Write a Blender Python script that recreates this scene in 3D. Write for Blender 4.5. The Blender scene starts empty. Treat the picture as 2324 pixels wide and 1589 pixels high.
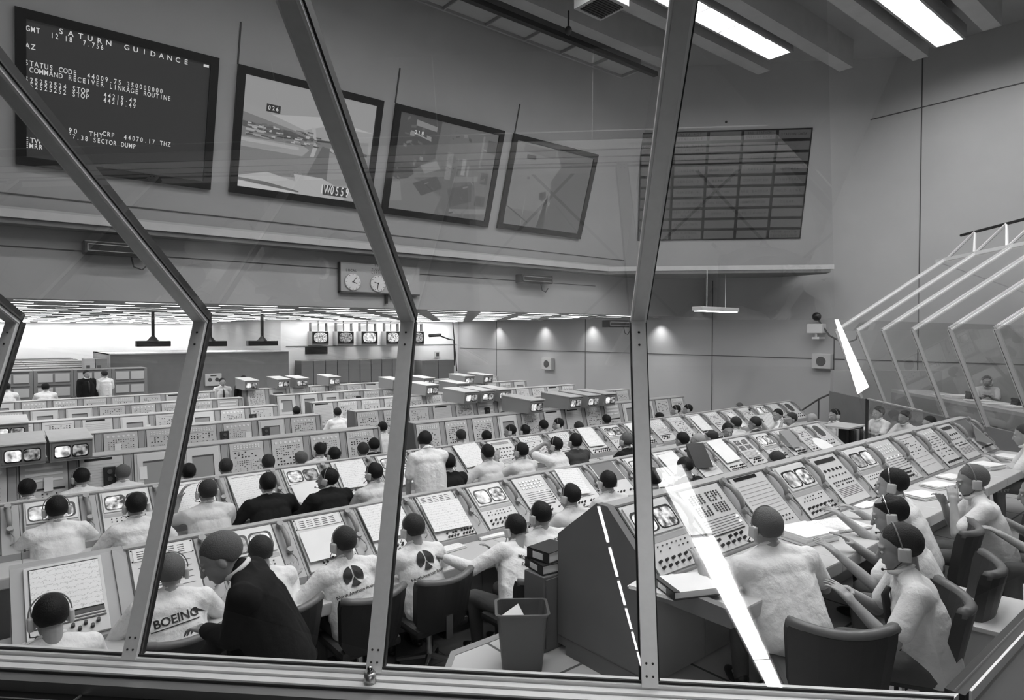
import bpy, bmesh, math, random
from mathutils import Vector, Matrix
from mathutils.bvhtree import BVHTree
R = math.radians
sc = bpy.context.scene
# ---------------------------------------------------------------- camera
W, H, FPX = 2324.0, 1589.0, 1460.0
EYE = 2.75
AZ, PITCH = R(50.7), R(1.43)
cam_d = bpy.data.cameras.new('camera'); cam = bpy.data.objects.new('camera', cam_d)
sc.collection.objects.link(cam); sc.camera = cam
cam.location = (0, 0, EYE); cam.rotation_euler = (R(90) - PITCH, 0, AZ - R(90))
cam_d.sensor_width = 36; cam_d.lens = 36 * FPX / W; cam_d.clip_start = .05; cam_d.clip_end = 200
FW = Vector((math.cos(AZ) * math.cos(PITCH), math.sin(AZ) * math.cos(PITCH), -math.sin(PITCH)))
RT = Vector((math.sin(AZ), -math.cos(AZ), 0)); UP = RT.cross(FW)
EY = Vector((0, 0, EYE))
def ray(x, y): return FW + RT * ((x - W / 2) / FPX) + UP * ((H / 2 - y) / FPX)
def onX(x, y, X): r = ray(x, y); return EY + r * (X / r.x)
def onY(x, y, Y): r = ray(x, y); return EY + r * (Y / r.y)
def onZ(x, y, z): r = ray(x, y); return EY + r * ((z - EYE) / r.z)
def onP(x, y, p, n):
    r = ray(x, y); return EY + r * ((Vector(p) - EY).dot(n) / r.dot(n))
# ---------------------------------------------------------------- world, view
w = bpy.data.worlds.new('world'); sc.world = w; w.use_nodes = True
w.node_tree.nodes['Background'].inputs[0].default_value = (.5, .5, .5, 1)
w.node_tree.nodes['Background'].inputs[1].default_value = .22
sc.view_settings.view_transform = 'Standard'; sc.view_settings.look = 'None'
sc.view_settings.exposure = 1.1; sc.view_settings.gamma = 1; sc.view_settings.use_curve_mapping = False
# strengths of the main luminous fixtures and the added low-ceiling fill spots
TUBE_L, TROFFER_L, VIEW_L, FILL_W = 4.5, 8.0, 13.0, 90
SCN = sc.collection
# ---------------------------------------------------------------- materials
def mat(name, c, rough=.6, metal=0, bump=0, bscale=60, var=0, vscale=4, spec=.5):
    m = bpy.data.materials.new(name); m.use_nodes = True; nt = m.node_tree; b = nt.nodes['Principled BSDF']
    b.inputs['Base Color'].default_value = (c, c, c, 1); b.inputs['Roughness'].default_value = rough
    b.inputs['Metallic'].default_value = metal; b.inputs['Specular IOR Level'].default_value = spec
    if var or bump:
        tc = nt.nodes.new('ShaderNodeTexCoord')
    if var:
        n = nt.nodes.new('ShaderNodeTexNoise'); n.inputs['Scale'].default_value = vscale; n.inputs['Detail'].default_value = 5
        r = nt.nodes.new('ShaderNodeMapRange'); r.inputs['To Min'].default_value = c * (1 - var); r.inputs['To Max'].default_value = c * (1 + var)
        r.inputs['From Min'].default_value = .3; r.inputs['From Max'].default_value = .7
        nt.links.new(tc.outputs['Object'], n.inputs['Vector']); nt.links.new(n.outputs['Fac'], r.inputs['Value']); nt.links.new(r.outputs['Result'], b.inputs['Base Color'])
    if bump:
        n = nt.nodes.new('ShaderNodeTexNoise'); n.inputs['Scale'].default_value = bscale; n.inputs['Detail'].default_value = 4
        bp = nt.nodes.new('ShaderNodeBump'); bp.inputs['Strength'].default_value = bump; bp.inputs['Distance'].default_value = .02
        nt.links.new(tc.outputs['Object'], n.inputs['Vector']); nt.links.new(n.outputs['Fac'], bp.inputs['Height']); nt.links.new(bp.outputs['Normal'], b.inputs['Normal'])
    return m
def emit(name, c, s=1, base=.02):
    m = bpy.data.materials.new(name); m.use_nodes = True; b = m.node_tree.nodes['Principled BSDF']
    b.inputs['Base Color'].default_value = (base, base, base, 1); b.inputs['Emission Color'].default_value = (c, c, c, 1)
    b.inputs['Emission Strength'].default_value = s; b.inputs['Roughness'].default_value = .6; b.inputs['Specular IOR Level'].default_value = .2
    return m
def screen_mat(name, lo, hi, scale):
    m = emit(name, 1, 1); nt = m.node_tree; b = nt.nodes['Principled BSDF']
    tc = nt.nodes.new('ShaderNodeTexCoord'); n = nt.nodes.new('ShaderNodeTexNoise'); n.inputs['Scale'].default_value = scale; n.inputs['Detail'].default_value = 3
    r = nt.nodes.new('ShaderNodeMapRange'); r.inputs['From Min'].default_value = .35; r.inputs['From Max'].default_value = .65
    r.inputs['To Min'].default_value = lo; r.inputs['To Max'].default_value = hi
    oi = nt.nodes.new('ShaderNodeObjectInfo'); ad = nt.nodes.new('ShaderNodeVectorMath'); ad.operation = 'ADD'
    ml = nt.nodes.new('ShaderNodeMath'); ml.operation = 'MULTIPLY'; ml.inputs[1].default_value = 37
    nt.links.new(oi.outputs['Random'], ml.inputs[0])
    nt.links.new(tc.outputs['Object'], ad.inputs[0]); nt.links.new(ml.outputs[0], ad.inputs[1])
    nt.links.new(ad.outputs[0], n.inputs['Vector']); nt.links.new(n.outputs['Fac'], r.inputs['Value']); nt.links.new(r.outputs['Result'], b.inputs['Emission Strength'])
    return m
def tile_mat(name, c, line, size, rough, lw=.006, off=(0, 0)):
    m = mat(name, c, rough); nt = m.node_tree; b = nt.nodes['Principled BSDF']
    tc = nt.nodes.new('ShaderNodeTexCoord'); br = nt.nodes.new('ShaderNodeTexBrick'); br.offset = 0; br.squash = 1
    mp = nt.nodes.new('ShaderNodeMapping'); mp.inputs['Location'].default_value = (off[0], off[1], 0)
    br.inputs['Scale'].default_value = 1; br.inputs['Brick Width'].default_value = size; br.inputs['Row Height'].default_value = size
    br.inputs['Mortar Size'].default_value = lw; br.inputs['Color1'].default_value = (c, c, c, 1); br.inputs['Color2'].default_value = (c * .93, c * .93, c * .93, 1)
    br.inputs['Mortar'].default_value = (line, line, line, 1)
    nt.links.new(tc.outputs['Object'], mp.inputs['Vector']); nt.links.new(mp.outputs[0], br.inputs['Vector']); nt.links.new(br.outputs['Color'], b.inputs['Base Color'])
    return m
M = dict(
    wall=mat('wall_paint', .40, .8, bump=.05, bscale=200, var=.04, vscale=.8), wallwhite=mat('white_wall_paint', .88, .8, var=.03, vscale=.8),
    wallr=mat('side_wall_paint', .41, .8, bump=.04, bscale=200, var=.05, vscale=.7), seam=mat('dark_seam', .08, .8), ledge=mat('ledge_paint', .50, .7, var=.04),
    ceil=mat('ceiling_paint', .33, .9, var=.05, vscale=1), beam=mat('beam_paint', .45, .8, var=.04), lowceil=mat('acoustic_ceiling', .24, .9, var=.15, vscale=2),
    floor=tile_mat('grey_floor_tile', .17, .05, .75, .35), plat=tile_mat('pale_floor_tile', .62, .12, .92, .35, .012, (-.1, .55)), nosing=mat('step_nosing', .30, .5),
    body=mat('console_enamel', .36, .45, var=.04, vscale=6), bodytop=mat('console_top_enamel', .40, .4), bodyd=mat('console_end_enamel', .15, .5, var=.05),
    panel=mat('light_panel_enamel', .58, .4, var=.03, vscale=20), panel2=mat('pale_panel_enamel', .66, .4), dark=mat('black_plastic', .015, .35), slot=mat('dark_window', .02, .15),
    knob=mat('black_knob', .018, .3), line=mat('engraved_line', .07, .5), lite=mat('white_lamp_cap', .8, .3), frame=mat('white_bezel', .66, .35),
    desk=mat('desk_laminate', .52, .35, var=.03), phone=mat('grey_handset_plastic', .27, .3), cord=mat('cord_rubber', .03, .5), paper=mat('white_paper', .80, .8, var=.03, vscale=9),
    ink=mat('ink_line', .12, .8), binder=mat('dark_binder', .03, .4), binderg=mat('grey_binder', .14, .5), steel=mat('brushed_steel', .45, .32, .9), chrome=mat('chrome', .6, .15, 1),
    alu=mat('painted_aluminium', .70, .38, .15, var=.03, vscale=30), gasket=mat('black_gasket', .012, .6), lam=mat('black_laminate', .010, .22, bump=.02, bscale=30),
    chair=mat('dark_chair_vinyl', .026, .5, bump=.1, bscale=300), chairrim=mat('chair_piping', .13, .4), basket=mat('grey_basket_plastic', .11, .4), rubber=mat('caster_rubber', .02, .5),
    skin=mat('skin', .34, .5, bump=.03, bscale=120, var=.06, vscale=30), shirt=mat('white_shirt_cloth', .78, .85, bump=.6, bscale=16), shirt2=mat('pale_shirt_cloth', .66, .85, bump=.5, bscale=14),
    stripe=mat('striped_cloth', .35, .85), suit=mat('dark_suit_cloth', .016, .9, bump=.4, bscale=12, spec=.15), suitg=mat('dark_dress_cloth', .04, .8, bump=.4, bscale=12), trouser=mat('grey_trouser_cloth', .10, .85, bump=.3, bscale=14),
    shoe=mat('black_shoe', .015, .3), hair=mat('dark_hair', .010, .6, bump=.35, bscale=150, spec=.25), hairg=mat('grey_hair', .13, .7, bump=.4, bscale=150, spec=.2), hairb=mat('brown_hair', .035, .6, bump=.4, bscale=150, spec=.25), hairw=mat('white_hair', .34, .7, bump=.4, bscale=150, spec=.2),
    eye=mat('eye_white', .6, .2), iris=mat('iris', .02, .2), cup=mat('headset_shell', .55, .3), cupd=mat('headset_pad', .2, .6),
    rack=mat('rack_enamel', .22, .5), rackw=mat('rack_insert', .5, .5), part=mat('partition_cloth', .20, .9, bump=.1, bscale=100, var=.05), cab=mat('cabinet_enamel', .20, .5),
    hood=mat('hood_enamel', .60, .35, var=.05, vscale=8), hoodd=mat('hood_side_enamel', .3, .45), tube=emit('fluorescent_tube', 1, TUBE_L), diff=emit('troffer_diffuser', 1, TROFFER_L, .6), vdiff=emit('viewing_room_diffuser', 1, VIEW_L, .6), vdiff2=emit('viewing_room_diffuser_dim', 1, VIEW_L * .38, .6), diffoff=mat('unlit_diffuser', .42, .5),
    glow=emit('lamp_cap_lit', 1, 1.0), pend=emit('pendant_diffuser', 1, 9.0, .6), scr=[screen_mat('crt_picture', .02, .55, 22), screen_mat('crt_picture_dim', .01, .28, 16), screen_mat('crt_picture_bright', .10, .62, 12)],
    crt=emit('crt_dark', .02, 1), bezel=mat('black_bezel', .012, .35), ptxt=emit('projected_text', .27, 1, .1), pbg=emit('projection_field', .010, 1, .04),
    tie=mat('dark_tie', .02, .6), emblem=mat('printed_emblem', .02, .7), clockf=mat('clock_face', .75, .4), clockb=mat('clock_board', .42, .6),
    boardc=emit('board_cell', .016, 1, .06), boardt=mat('board_letter', .02, .6),
)
# stripes for one shirt
_m = M['stripe']; _n = _m.node_tree; _w = _n.nodes.new('ShaderNodeTexWave'); _w.bands_direction = 'Z'; _w.inputs['Scale'].default_value = 14
_t = _n.nodes.new('ShaderNodeTexCoord'); _r = _n.nodes.new('ShaderNodeMapRange'); _r.inputs['To Min'].default_value = .12; _r.inputs['To Max'].default_value = .7
_n.links.new(_t.outputs['Object'], _w.inputs[0]); _n.links.new(_w.outputs['Fac'], _r.inputs['Value']); _n.links.new(_r.outputs['Result'], _n.nodes['Principled BSDF'].inputs['Base Color'])
# plotted paper: fine horizontal pen traces
def trace_mat():
    m = mat('plotted_paper', .78, .8); n = m.node_tree; b = n.nodes['Principled BSDF']
    t = n.nodes.new('ShaderNodeTexCoord'); w = n.nodes.new('ShaderNodeTexWave'); w.bands_direction = 'Y'; w.inputs['Scale'].default_value = 11; w.inputs['Distortion'].default_value = 6; w.inputs['Detail'].default_value = 3; w.inputs['Detail Scale'].default_value = 6
    r = n.nodes.new('ShaderNodeMapRange'); r.inputs['From Min'].default_value = 0; r.inputs['From Max'].default_value = .06; r.inputs['To Min'].default_value = .45; r.inputs['To Max'].default_value = .80
    n.links.new(t.outputs['Object'], w.inputs[0]); n.links.new(w.outputs['Fac'], r.inputs['Value']); n.links.new(r.outputs['Result'], b.inputs['Base Color'])
    return m
M['plot'] = trace_mat()
def glass_mat():
    m = bpy.data.materials.new('window_glass'); m.use_nodes = True; nt = m.node_tree; nt.nodes.clear()
    out = nt.nodes.new('ShaderNodeOutputMaterial'); mx = nt.nodes.new('ShaderNodeMixShader'); t = nt.nodes.new('ShaderNodeBsdfTransparent'); g = nt.nodes.new('ShaderNodeBsdfGlossy')
    ge = nt.nodes.new('ShaderNodeNewGeometry'); dp = nt.nodes.new('ShaderNodeVectorMath'); dp.operation = 'DOT_PRODUCT'
    nt.links.new(ge.outputs['Normal'], dp.inputs[0]); nt.links.new(ge.outputs['Incoming'], dp.inputs[1])
    def mth(op, a, b=None):
        n = nt.nodes.new('ShaderNodeMath'); n.operation = op
        for i, v in enumerate((a, b)):
            if v is None: continue
            if isinstance(v, (int, float)): n.inputs[i].default_value = v
            else: nt.links.new(v, n.inputs[i])
        return n.outputs[0]
    ab = mth('ABSOLUTE', dp.outputs['Value']); fac = mth('ADD', mth('MULTIPLY', mth('POWER', mth('SUBTRACT', 1.0, ab), 5.0), .85), .075)   # Schlick reflectance, same from both sides
    g.inputs['Roughness'].default_value = 0.0
    t.inputs['Color'].default_value = (.95, .95, .95, 1); g.inputs['Color'].default_value = (.9, .9, .9, 1)
    nt.links.new(fac, mx.inputs[0]); nt.links.new(t.outputs[0], mx.inputs[1]); nt.links.new(g.outputs[0], mx.inputs[2]); nt.links.new(mx.outputs[0], out.inputs[0])
    return m
M['glass'] = glass_mat(); M['lit_edge'] = mat('pale_lit_edge', .85, .4); M['cove'] = mat('ledge_shade_paint', .16, .8, var=.1)
# ---------------------------------------------------------------- mesh builder
class MB:
    def __init__(s): s.v = []; s.f = []; s.m = []; s.mi = 0; s.T = None
    def add(s, vs, fs):
        b = len(s.v)
        if s.T is not None: vs = [s.T @ Vector(p) for p in vs]
        s.v += [tuple(p) for p in vs]; s.f += [tuple(i + b for i in f) for f in fs]; s.m += [s.mi] * len(fs)
    def box(s, x0, x1, y0, y1, z0, z1, c=0):
        if c <= 0:
            s.add([(x, y, z) for z in (z0, z1) for y in (y0, y1) for x in (x0, x1)], [(0, 2, 3, 1), (4, 5, 7, 6), (0, 1, 5, 4), (2, 6, 7, 3), (0, 4, 6, 2), (1, 3, 7, 5)])
        else:  # chamfered box
            bm = bmesh.new(); vs = [bm.verts.new((x, y, z)) for z in (z0, z1) for y in (y0, y1) for x in (x0, x1)]
            for f in [(0, 2, 3, 1), (4, 5, 7, 6), (0, 1, 5, 4), (2, 6, 7, 3), (0, 4, 6, 2), (1, 3, 7, 5)]: bm.faces.new([vs[i] for i in f])
            bmesh.ops.bevel(bm, geom=bm.edges[:], offset=c, segments=2, affect='EDGES', profile=.6)
            bm.verts.index_update(); s.add([v.co.copy() for v in bm.verts], [tuple(v.index for v in f.verts) for f in bm.faces]); bm.free()
    def prism(s, prof, x0, x1):  # profile of (y, z)
        n = len(prof); s.add([(x0, y, z) for y, z in prof] + [(x1, y, z) for y, z in prof], [tuple(range(n)), tuple(range(2 * n - 1, n - 1, -1))] + [(i, i + n, (i + 1) % n + n, (i + 1) % n) for i in range(n)])
    def hprism(s, poly, z0, z1):  # polygon of (x, y)
        n = len(poly); s.add([(x, y, z0) for x, y in poly] + [(x, y, z1) for x, y in poly], [tuple(range(n - 1, -1, -1)), tuple(range(n, 2 * n))] + [(i, (i + 1) % n, (i + 1) % n + n, i + n) for i in range(n)])
    def hexa(s, a, b):  # two quads a (4 pts), b (4 pts)
        s.add(list(a) + list(b), [(3, 2, 1, 0), (4, 5, 6, 7)] + [(i, (i + 1) % 4, (i + 1) % 4 + 4, i + 4) for i in range(4)])
    def tube(s, pts, r, n=8, caps=True):
        pts = [Vector(p) for p in pts]; rs = r if isinstance(r, (list, tuple)) else [r] * len(pts); vs = []; fs = []
        d0 = (pts[1] - pts[0]).normalized(); a = d0.orthogonal().normalized()
        for i, p in enumerate(pts):
            d = (pts[min(i + 1, len(pts) - 1)] - pts[max(i - 1, 0)]).normalized(); a = (a - d * a.dot(d)).normalized(); b = d.cross(a)
            for k in range(n): t = 2 * math.pi * k / n; vs.append(p + (a * math.cos(t) + b * math.sin(t)) * rs[i])
        for i in range(len(pts) - 1):
            for k in range(n): fs.append((i * n + k, i * n + (k + 1) % n, (i + 1) * n + (k + 1) % n, (i + 1) * n + k))
        if caps: fs += [tuple(range(n - 1, -1, -1)), tuple(range((len(pts) - 1) * n, len(pts) * n))]
        s.add(vs, fs)
    def ell(s, c, r, rot=None, nu=14, nv=9, fn=None):
        vs = []; fs = []; c = Vector(c)
        for j in range(nv + 1):
            th = math.pi * j / nv
            for i in range(nu):
                ph = 2 * math.pi * i / nu; p = Vector((math.sin(th) * math.cos(ph) * r[0], math.sin(th) * math.sin(ph) * r[1], math.cos(th) * r[2]))
                if fn: p = fn(p)
                if rot is not None: p = rot @ p
                vs.append(c + p)
        for j in range(nv):
            for i in range(nu):
                q = (j * nu + i, (j + 1) * nu + i, (j + 1) * nu + (i + 1) % nu, j * nu + (i + 1) % nu)
                if j == 0: q = (q[0], q[1], q[2])
                elif j == nv - 1: q = (q[0], q[1], q[3])
                fs.append(q)
        s.add(vs, fs)
    def caps(s, p0, p1, r0, r1, n=12):  # capsule with round ends
        p0, p1 = Vector(p0), Vector(p1); L = (p1 - p0).length
        if L < 1e-4: s.ell(p0, (r0, r0, r0)); return
        d = (p1 - p0) / L; pts = []; rs = []
        for k in range(1, 5): t = math.pi / 2 * k / 5; pts.append(p0 - d * r0 * math.cos(t)); rs.append(r0 * math.sin(t))
        pts += [p0, p1]; rs += [r0, r1]
        for k in range(1, 5): t = math.pi / 2 * k / 5; pts.append(p1 + d * r1 * math.sin(t)); rs.append(r1 * math.cos(t))
        s.tube(pts, rs, n)
    def cyl(s, c, r, h, n=16, r2=None): c = Vector(c); s.tube([c, c + Vector((0, 0, h))], [r, r if r2 is None else r2], n)
    def mesh(s, name, mats, smooth=False):
        me = bpy.data.meshes.new(name); me.from_pydata(s.v, [], s.f)
        for m in (mats if isinstance(mats, (list, tuple)) else [mats]): me.materials.append(m)
        if any(s.m): me.polygons.foreach_set('material_index', s.m)
        if smooth: me.polygons.foreach_set('use_smooth', [True] * len(me.polygons))
        me.validate(); me.update(); return me
def link(name, me, parent=None, loc=None):
    o = bpy.data.objects.new(name, me); SCN.objects.link(o)
    if parent is not None: o.parent = parent
    if loc is not None: o.location = loc
    return o
def obj(name, mb, m, parent=None, smooth=False, loc=None): return link(name, mb.mesh(name, m, smooth), parent, loc)
def empty(name, loc=(0, 0, 0), rz=0):
    o = bpy.data.objects.new(name, None); o.empty_display_size = .1; SCN.objects.link(o); o.location = loc; o.rotation_euler = (0, 0, rz); return o
def tag(o, label, cat, group=None, kind=None):
    o['label'] = label; o['category'] = cat
    if group: o['group'] = group
    if kind: o['kind'] = kind
    return o
def struct(name, mb, m, parent=None, smooth=False):
    o = obj(name, mb, m, parent, smooth)
    if parent is None: o['kind'] = 'structure'
    return o
KIDS = {}
def copy_tree(o, parent=None):
    c = o.copy(); SCN.objects.link(c)
    if parent is not None: c.parent = parent
    for ch in list(o.children): copy_tree(ch, c)
    return c
def frame_T(o, x, y, z): # matrix from origin and axes
    return Matrix(((x[0], y[0], z[0], o[0]), (x[1], y[1], z[1], o[1]), (x[2], y[2], z[2], o[2]), (0, 0, 0, 1)))
ORD = ['first', 'second', 'third', 'fourth', 'fifth', 'sixth', 'seventh', 'eighth', 'ninth', 'tenth', 'eleventh', 'twelfth', 'thirteenth', 'fourteenth', 'fifteenth', 'sixteenth', 'seventeenth', 'eighteenth', 'nineteenth', 'twentieth', 'twenty-first', 'twenty-second', 'twenty-third', 'twenty-fourth', 'twenty-fifth', 'twenty-sixth', 'twenty-seventh']
def text_mesh(txt, size, name='text', align='CENTER', spacing=1.0, mono=None, depth=.0, cuts=0, bold=0.0):
    cu = bpy.data.curves.new(name, 'FONT'); cu.body = txt; cu.size = size; cu.align_x = align; cu.align_y = 'CENTER'; cu.extrude = depth; cu.space_character = spacing; cu.resolution_u = 3; cu.offset = bold
    o = bpy.data.objects.new(name, cu); SCN.objects.link(o); dg = bpy.context.evaluated_depsgraph_get()
    me = bpy.data.meshes.new_from_object(o.evaluated_get(dg)); bpy.data.objects.remove(o); bpy.data.curves.remove(cu)
    return me
def mono_text(mb, chars, size, u0, v, pitch, cache={}):
    """place characters one by one at a fixed pitch in the (u, v) plane of mb"""
    for i, ch in enumerate(chars):
        if ch == ' ': continue
        k = (ch, size)
        if k not in cache:
            me = text_mesh(ch, size, bold=size * .012); cache[k] = ([tuple(q.co) for q in me.vertices], [tuple(p.vertices) for p in me.polygons]); bpy.data.meshes.remove(me)
        vs, fs = cache[k]; xs = min(1.0, abs(pitch) / (size * .80)); mb.add([(x * xs + u0 + i * pitch, y + v, z) for x, y, z in vs], fs)
# ================================================================ the setting
E = EYE
ZS = E + .58            # low ceiling
ZH = E + 7.0            # high ceiling
XR = 18.0               # side wall
YF = 12.3               # fascia over the low ceiling
# --- floors
b = MB(); b.hprism([(-8, -3), (XR, -3), (XR, 9.0), (-8, 9.0)], -.2, 0); struct('floor', b, M['floor'])
b = MB(); b.hprism([(-8, 9.0), (XR, 9.0), (XR, 40), (-8, 40)], -.4, -.2); struct('floor', b, M['floor'])
plat = [(1.2, 2.47), (.62, 1.9), (1.7, .82), (17.9, .82), (17.9, 3.84), (2.57, 3.84)]
b = MB(); b.hprism(plat, 0, .445); fl = struct('floor', b, M['plat'])
b = MB(); b.hprism([(2.57, 3.84), (2.57, 3.78), (1.245, 2.43), (1.2, 2.47)], .1, .451); b.box(2.57, 17.8, 3.78, 3.845, .1, .451); struct('trim_1', b, M['nosing'])
# --- side wall at the right with panel seams
b = MB(); b.box(XR, XR + .3, -3, 40, -.4, ZH + .3); struct('wall_right', b, M['wallr'])
b = MB()
for y, zt in ((23.1, ZS), (17.5, ZS), (11.87, E + 1.7), (8.05, E - .1), (6.0, ZH), (1.5, ZH)): b.box(XR - .012, XR + .01, y - .012, y + .012, 0, zt)
for z in (E - .69, E + 5.6): b.box(XR - .012, XR + .01, -3, 26, z - .013, z + .013)
struct('trim_2', b, M['seam'])
# --- far walls
b = MB(); b.box(9.3, XR, 26.2, 26.5, -.4, ZS); b.box(9.3, 9.6, 26.5, 40, -.4, ZS); struct('wall_back', b, M['wallwhite'])
b = MB(); b.box(-8, 9.6, 40, 40.3, -.4, ZS); struct('wall_far', b, M['wallwhite'])
b = MB(); b.box(-8.3, -8, -3, 40, -.4, ZH); struct('wall_left', b, M['wallr'])
b = MB(); b.box(9.5, 17.9, 26.17, 26.2, E - .52, E - .50); struct('trim_3', b, M['seam'])
# --- low ceiling and the fascia above it
b = MB(); b.box(-8, XR, YF, 40, ZS, ZS + .15); struct('ceiling', b, M['lowceil'])
b = MB(); b.box(-8, XR, YF - .12, YF, ZS - .04, E + 1.9); struct('wall_fascia', b, M['wall'])
# --- leaning screen wall, 45 degree board wall, ledge
def mainY(zr): return 12.4 - .31 * (zr - 2)
def facC(zr): return 26.5 + .26 - .44 * (zr - 2)
def corner(zr): y = mainY(zr); return (facC(zr) - y, y)
z0, z1 = 1.72, 7.05
b = MB(); (cx0, cy0), (cx1, cy1) = corner(z0), corner(z1)
b.hexa([(-8, mainY(z0), E + z0), (cx0, cy0, E + z0), (cx1, cy1, E + z1), (-8, mainY(z1), E + z1)], [(-8, mainY(z0) + .3, E + z0), (cx0, cy0 + .3, E + z0), (cx1, cy1 + .3, E + z1), (-8, mainY(z1) + .3, E + z1)]); struct('wall_screens', b, M['wall'])
b = MB(); f0, f1 = facC(z0), facC(z1)
b.hexa([(cx0, cy0, E + z0), (XR, f0 - XR, E + z0), (XR, f1 - XR, E + z1), (cx1, cy1, E + z1)], [(cx0 + .2, cy0 + .2, E + z0), (XR + .2, f0 - XR + .2, E + z0), (XR + .2, f1 - XR + .2, E + z1), (cx1 + .2, cy1 + .2, E + z1)]); struct('wall_board', b, M['wall'])
LC = (12.95, 11.75); LE = (17.05, 7.65)
b = MB(); b.hprism([(-8, 11.75), LC, LE, (17.4, 8.0), (17.4, 9.4), (13.9, 12.9), (-8, 12.9)], E + 1.68, E + 1.80); struct('trim_4', b, M['ledge'])
b = MB(); b.hprism([(-8, 11.79), (12.93, 11.79), (17.0, 7.72), (17.35, 8.02), (17.35, 9.3), (14.8, 12.1), (-8, 12.1)], E + 1.60, E + 1.68); struct('trim_13', b, M['cove'])  # dark strip painting in the shade on the underside of the ledge
b = MB(); pts0 = []
for zr in (2.12,):
    b.box(-8, cx0 - .1, mainY(zr) - .012, mainY(zr) + .02, E + zr - .009, E + zr + .009)
b.box(-8, 12.9, YF - .135, YF - .1, E + 1.30, E + 1.315); struct('trim_5', b, M['seam'])
# --- high ceiling: slab, beams, troffers
b = MB(); b.box(-8, XR, -3, 12.6, ZH, ZH + .2); struct('ceiling', b, M['ceil'])
beams = [(4.15, 16.3), (5.64, 16.8), (7.0, 16.1), (8.35, 14.75), (9.6, 13.2), (1.5, 17.5), (-.2, 17.5)]
for i, (y, xe) in enumerate(beams):
    b = MB(); b.box(-8, xe, y - .16, y + .16, E + 6.35, ZH); o = struct('beam', b, M['beam'])
def troffer(x1, n, y, zr, lit, label):
    r = empty('ceiling_troffer', (x1, y, E + zr)); tag(r, label, 'ceiling light', 'troffers of the high ceiling')
    L = 1.04; b = MB(); b.box(-n * L - .05, .05, -.30, -.25, 0, .14); b.box(-n * L - .05, .05, .25, .30, 0, .14); b.box(0, .05, -.25, .25, 0, .14); b.box(-n * L - .05, .05, -.3, .3, .14, .3)
    for k in range(1, n + 1): b.box(-k * L - .012, -k * L + .012, -.25, .25, -.005, .10)
    obj('housing', b, M['ceil'], r)
    for k in range(n):
        d = MB(); d.box(-(k + 1) * L + .02, -k * L - .02, -.25, .25, .06, .08); obj('diffuser', d, M['diff'] if lit else M['diffoff'], r)
    return r
troffer(14.1, 15, 7.60, 6.33, True, 'long lit troffer of bright square diffusers, left of the two lit ones')
troffer(16.35, 15, 4.93, 6.33, True, 'long lit troffer of bright square diffusers nearest the top right corner')
troffer(12.2, 10, 10.4, 6.3, False, 'long unlit troffer of grey panels beside the screen wall')
troffer(17.0, 15, 2.7, 6.33, True, 'long lit troffer over the raised seats near the windows')
troffer(12.0, 15, .8, 6.33, True, 'long lit troffer directly above the viewing room windows')
# dark conduit beside the unlit troffer, its small lamp, and the ceiling air vent
b = MB(); b.box(2, 12.6, 9.86, 9.98, E + 6.2, E + 6.3); tag(obj('cable_tray', b, M['dark']), 'long dark tray running along the unlit ceiling troffer', 'cable tray')
p = onZ(1290, 66, E + 6.0); r = empty('ceiling_spotlight', p); tag(r, 'small dark spotlight hanging beside the unlit ceiling troffer', 'spotlight')
b = MB(); b.tube([(0, 0, .35), (0, 0, 0)], .02); obj('stem', b, M['dark'], r); b = MB(); b.ell((0, 0, -.03), (.07, .07, .09)); obj('lamp_head', b, M['dark'], r, True)
p = onZ(1365, 20, E + 5.9); r = empty('air_vent', p); tag(r, 'square ceiling air vent box with dark grille at top edge', 'air vent')
b = MB(); b.box(-.35, .35, -.35, .35, .02, .5); obj('vent_box', b, M['beam'], r)
b = MB()
for k in range(9): b.box(-.28, .28, -.27 + k * .062, -.235 + k * .062, -.0, .02)
obj('grille', b, M['dark'], r)
# --- fluorescent tubes recessed in the low ceiling
random.seed(5)
tb = MB(); tb.box(0, 1.15, -.06, .06, -.0006, .004); tme = tb.mesh('fluorescent_tube', M['tube'])
for j in range(22):
    y = YF + .35 + 1.2 * j
    for i in range(-4, 11):
        x = 1.21 + 1.65 * i + (.82 if j % 2 else 0)
        if x + 1.15 > 17.7 or (y > 26 and x > 8) : continue
        if x / y > 1.55 or x / y < -.25: continue
        o = link('ceiling_tube_light', tme, None, (x, y, ZS)); tag(o, 'white fluorescent tube light set in the low acoustic ceiling', 'ceiling light', 'tube lights of the low ceiling')
M['tubew'] = emit('wall_washer_tube', 1, 14)
# wall-washing tubes along the far walls and four downlights by the side wall
for (x, y) in [(-6 + 1.6 * k, 39.3) for k in range(10)] + [(9.9 + 1.55 * k, 25.5) for k in range(5)]:
    b = MB(); b.box(0, 1.3, -.13, .13, -.001, .004); o = obj('wall_washer_light', b, M['tubew'], None, False, (x, y, ZS)); tag(o, 'fluorescent tube light in the last ceiling row along the far wall', 'ceiling light', 'tube lights along the far walls')
for k, y in enumerate((22.9, 19.8, 17.1, 13.9)):
    l = bpy.data.lights.new('downlight', 'SPOT'); l.energy = 45; l.spot_size = R(110); l.spot_blend = 1; l.shadow_soft_size = .06
    r = empty('ceiling_downlight', (XR - .28, y, ZS - .01)); tag(r, 'round downlight washing the side wall, %s from the far corner' % ORD[k], 'ceiling light', 'downlights by the side wall')
    b = MB(); b.cyl((0, 0, -.012), .10, .02, 20); obj('downlight_ring', b, M['frame'], r)
    o = bpy.data.objects.new('downlight_lamp', l); SCN.objects.link(o); o.parent = r; o.location = (0, 0, -.05); o.rotation_euler = (0, R(4), 0)
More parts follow.
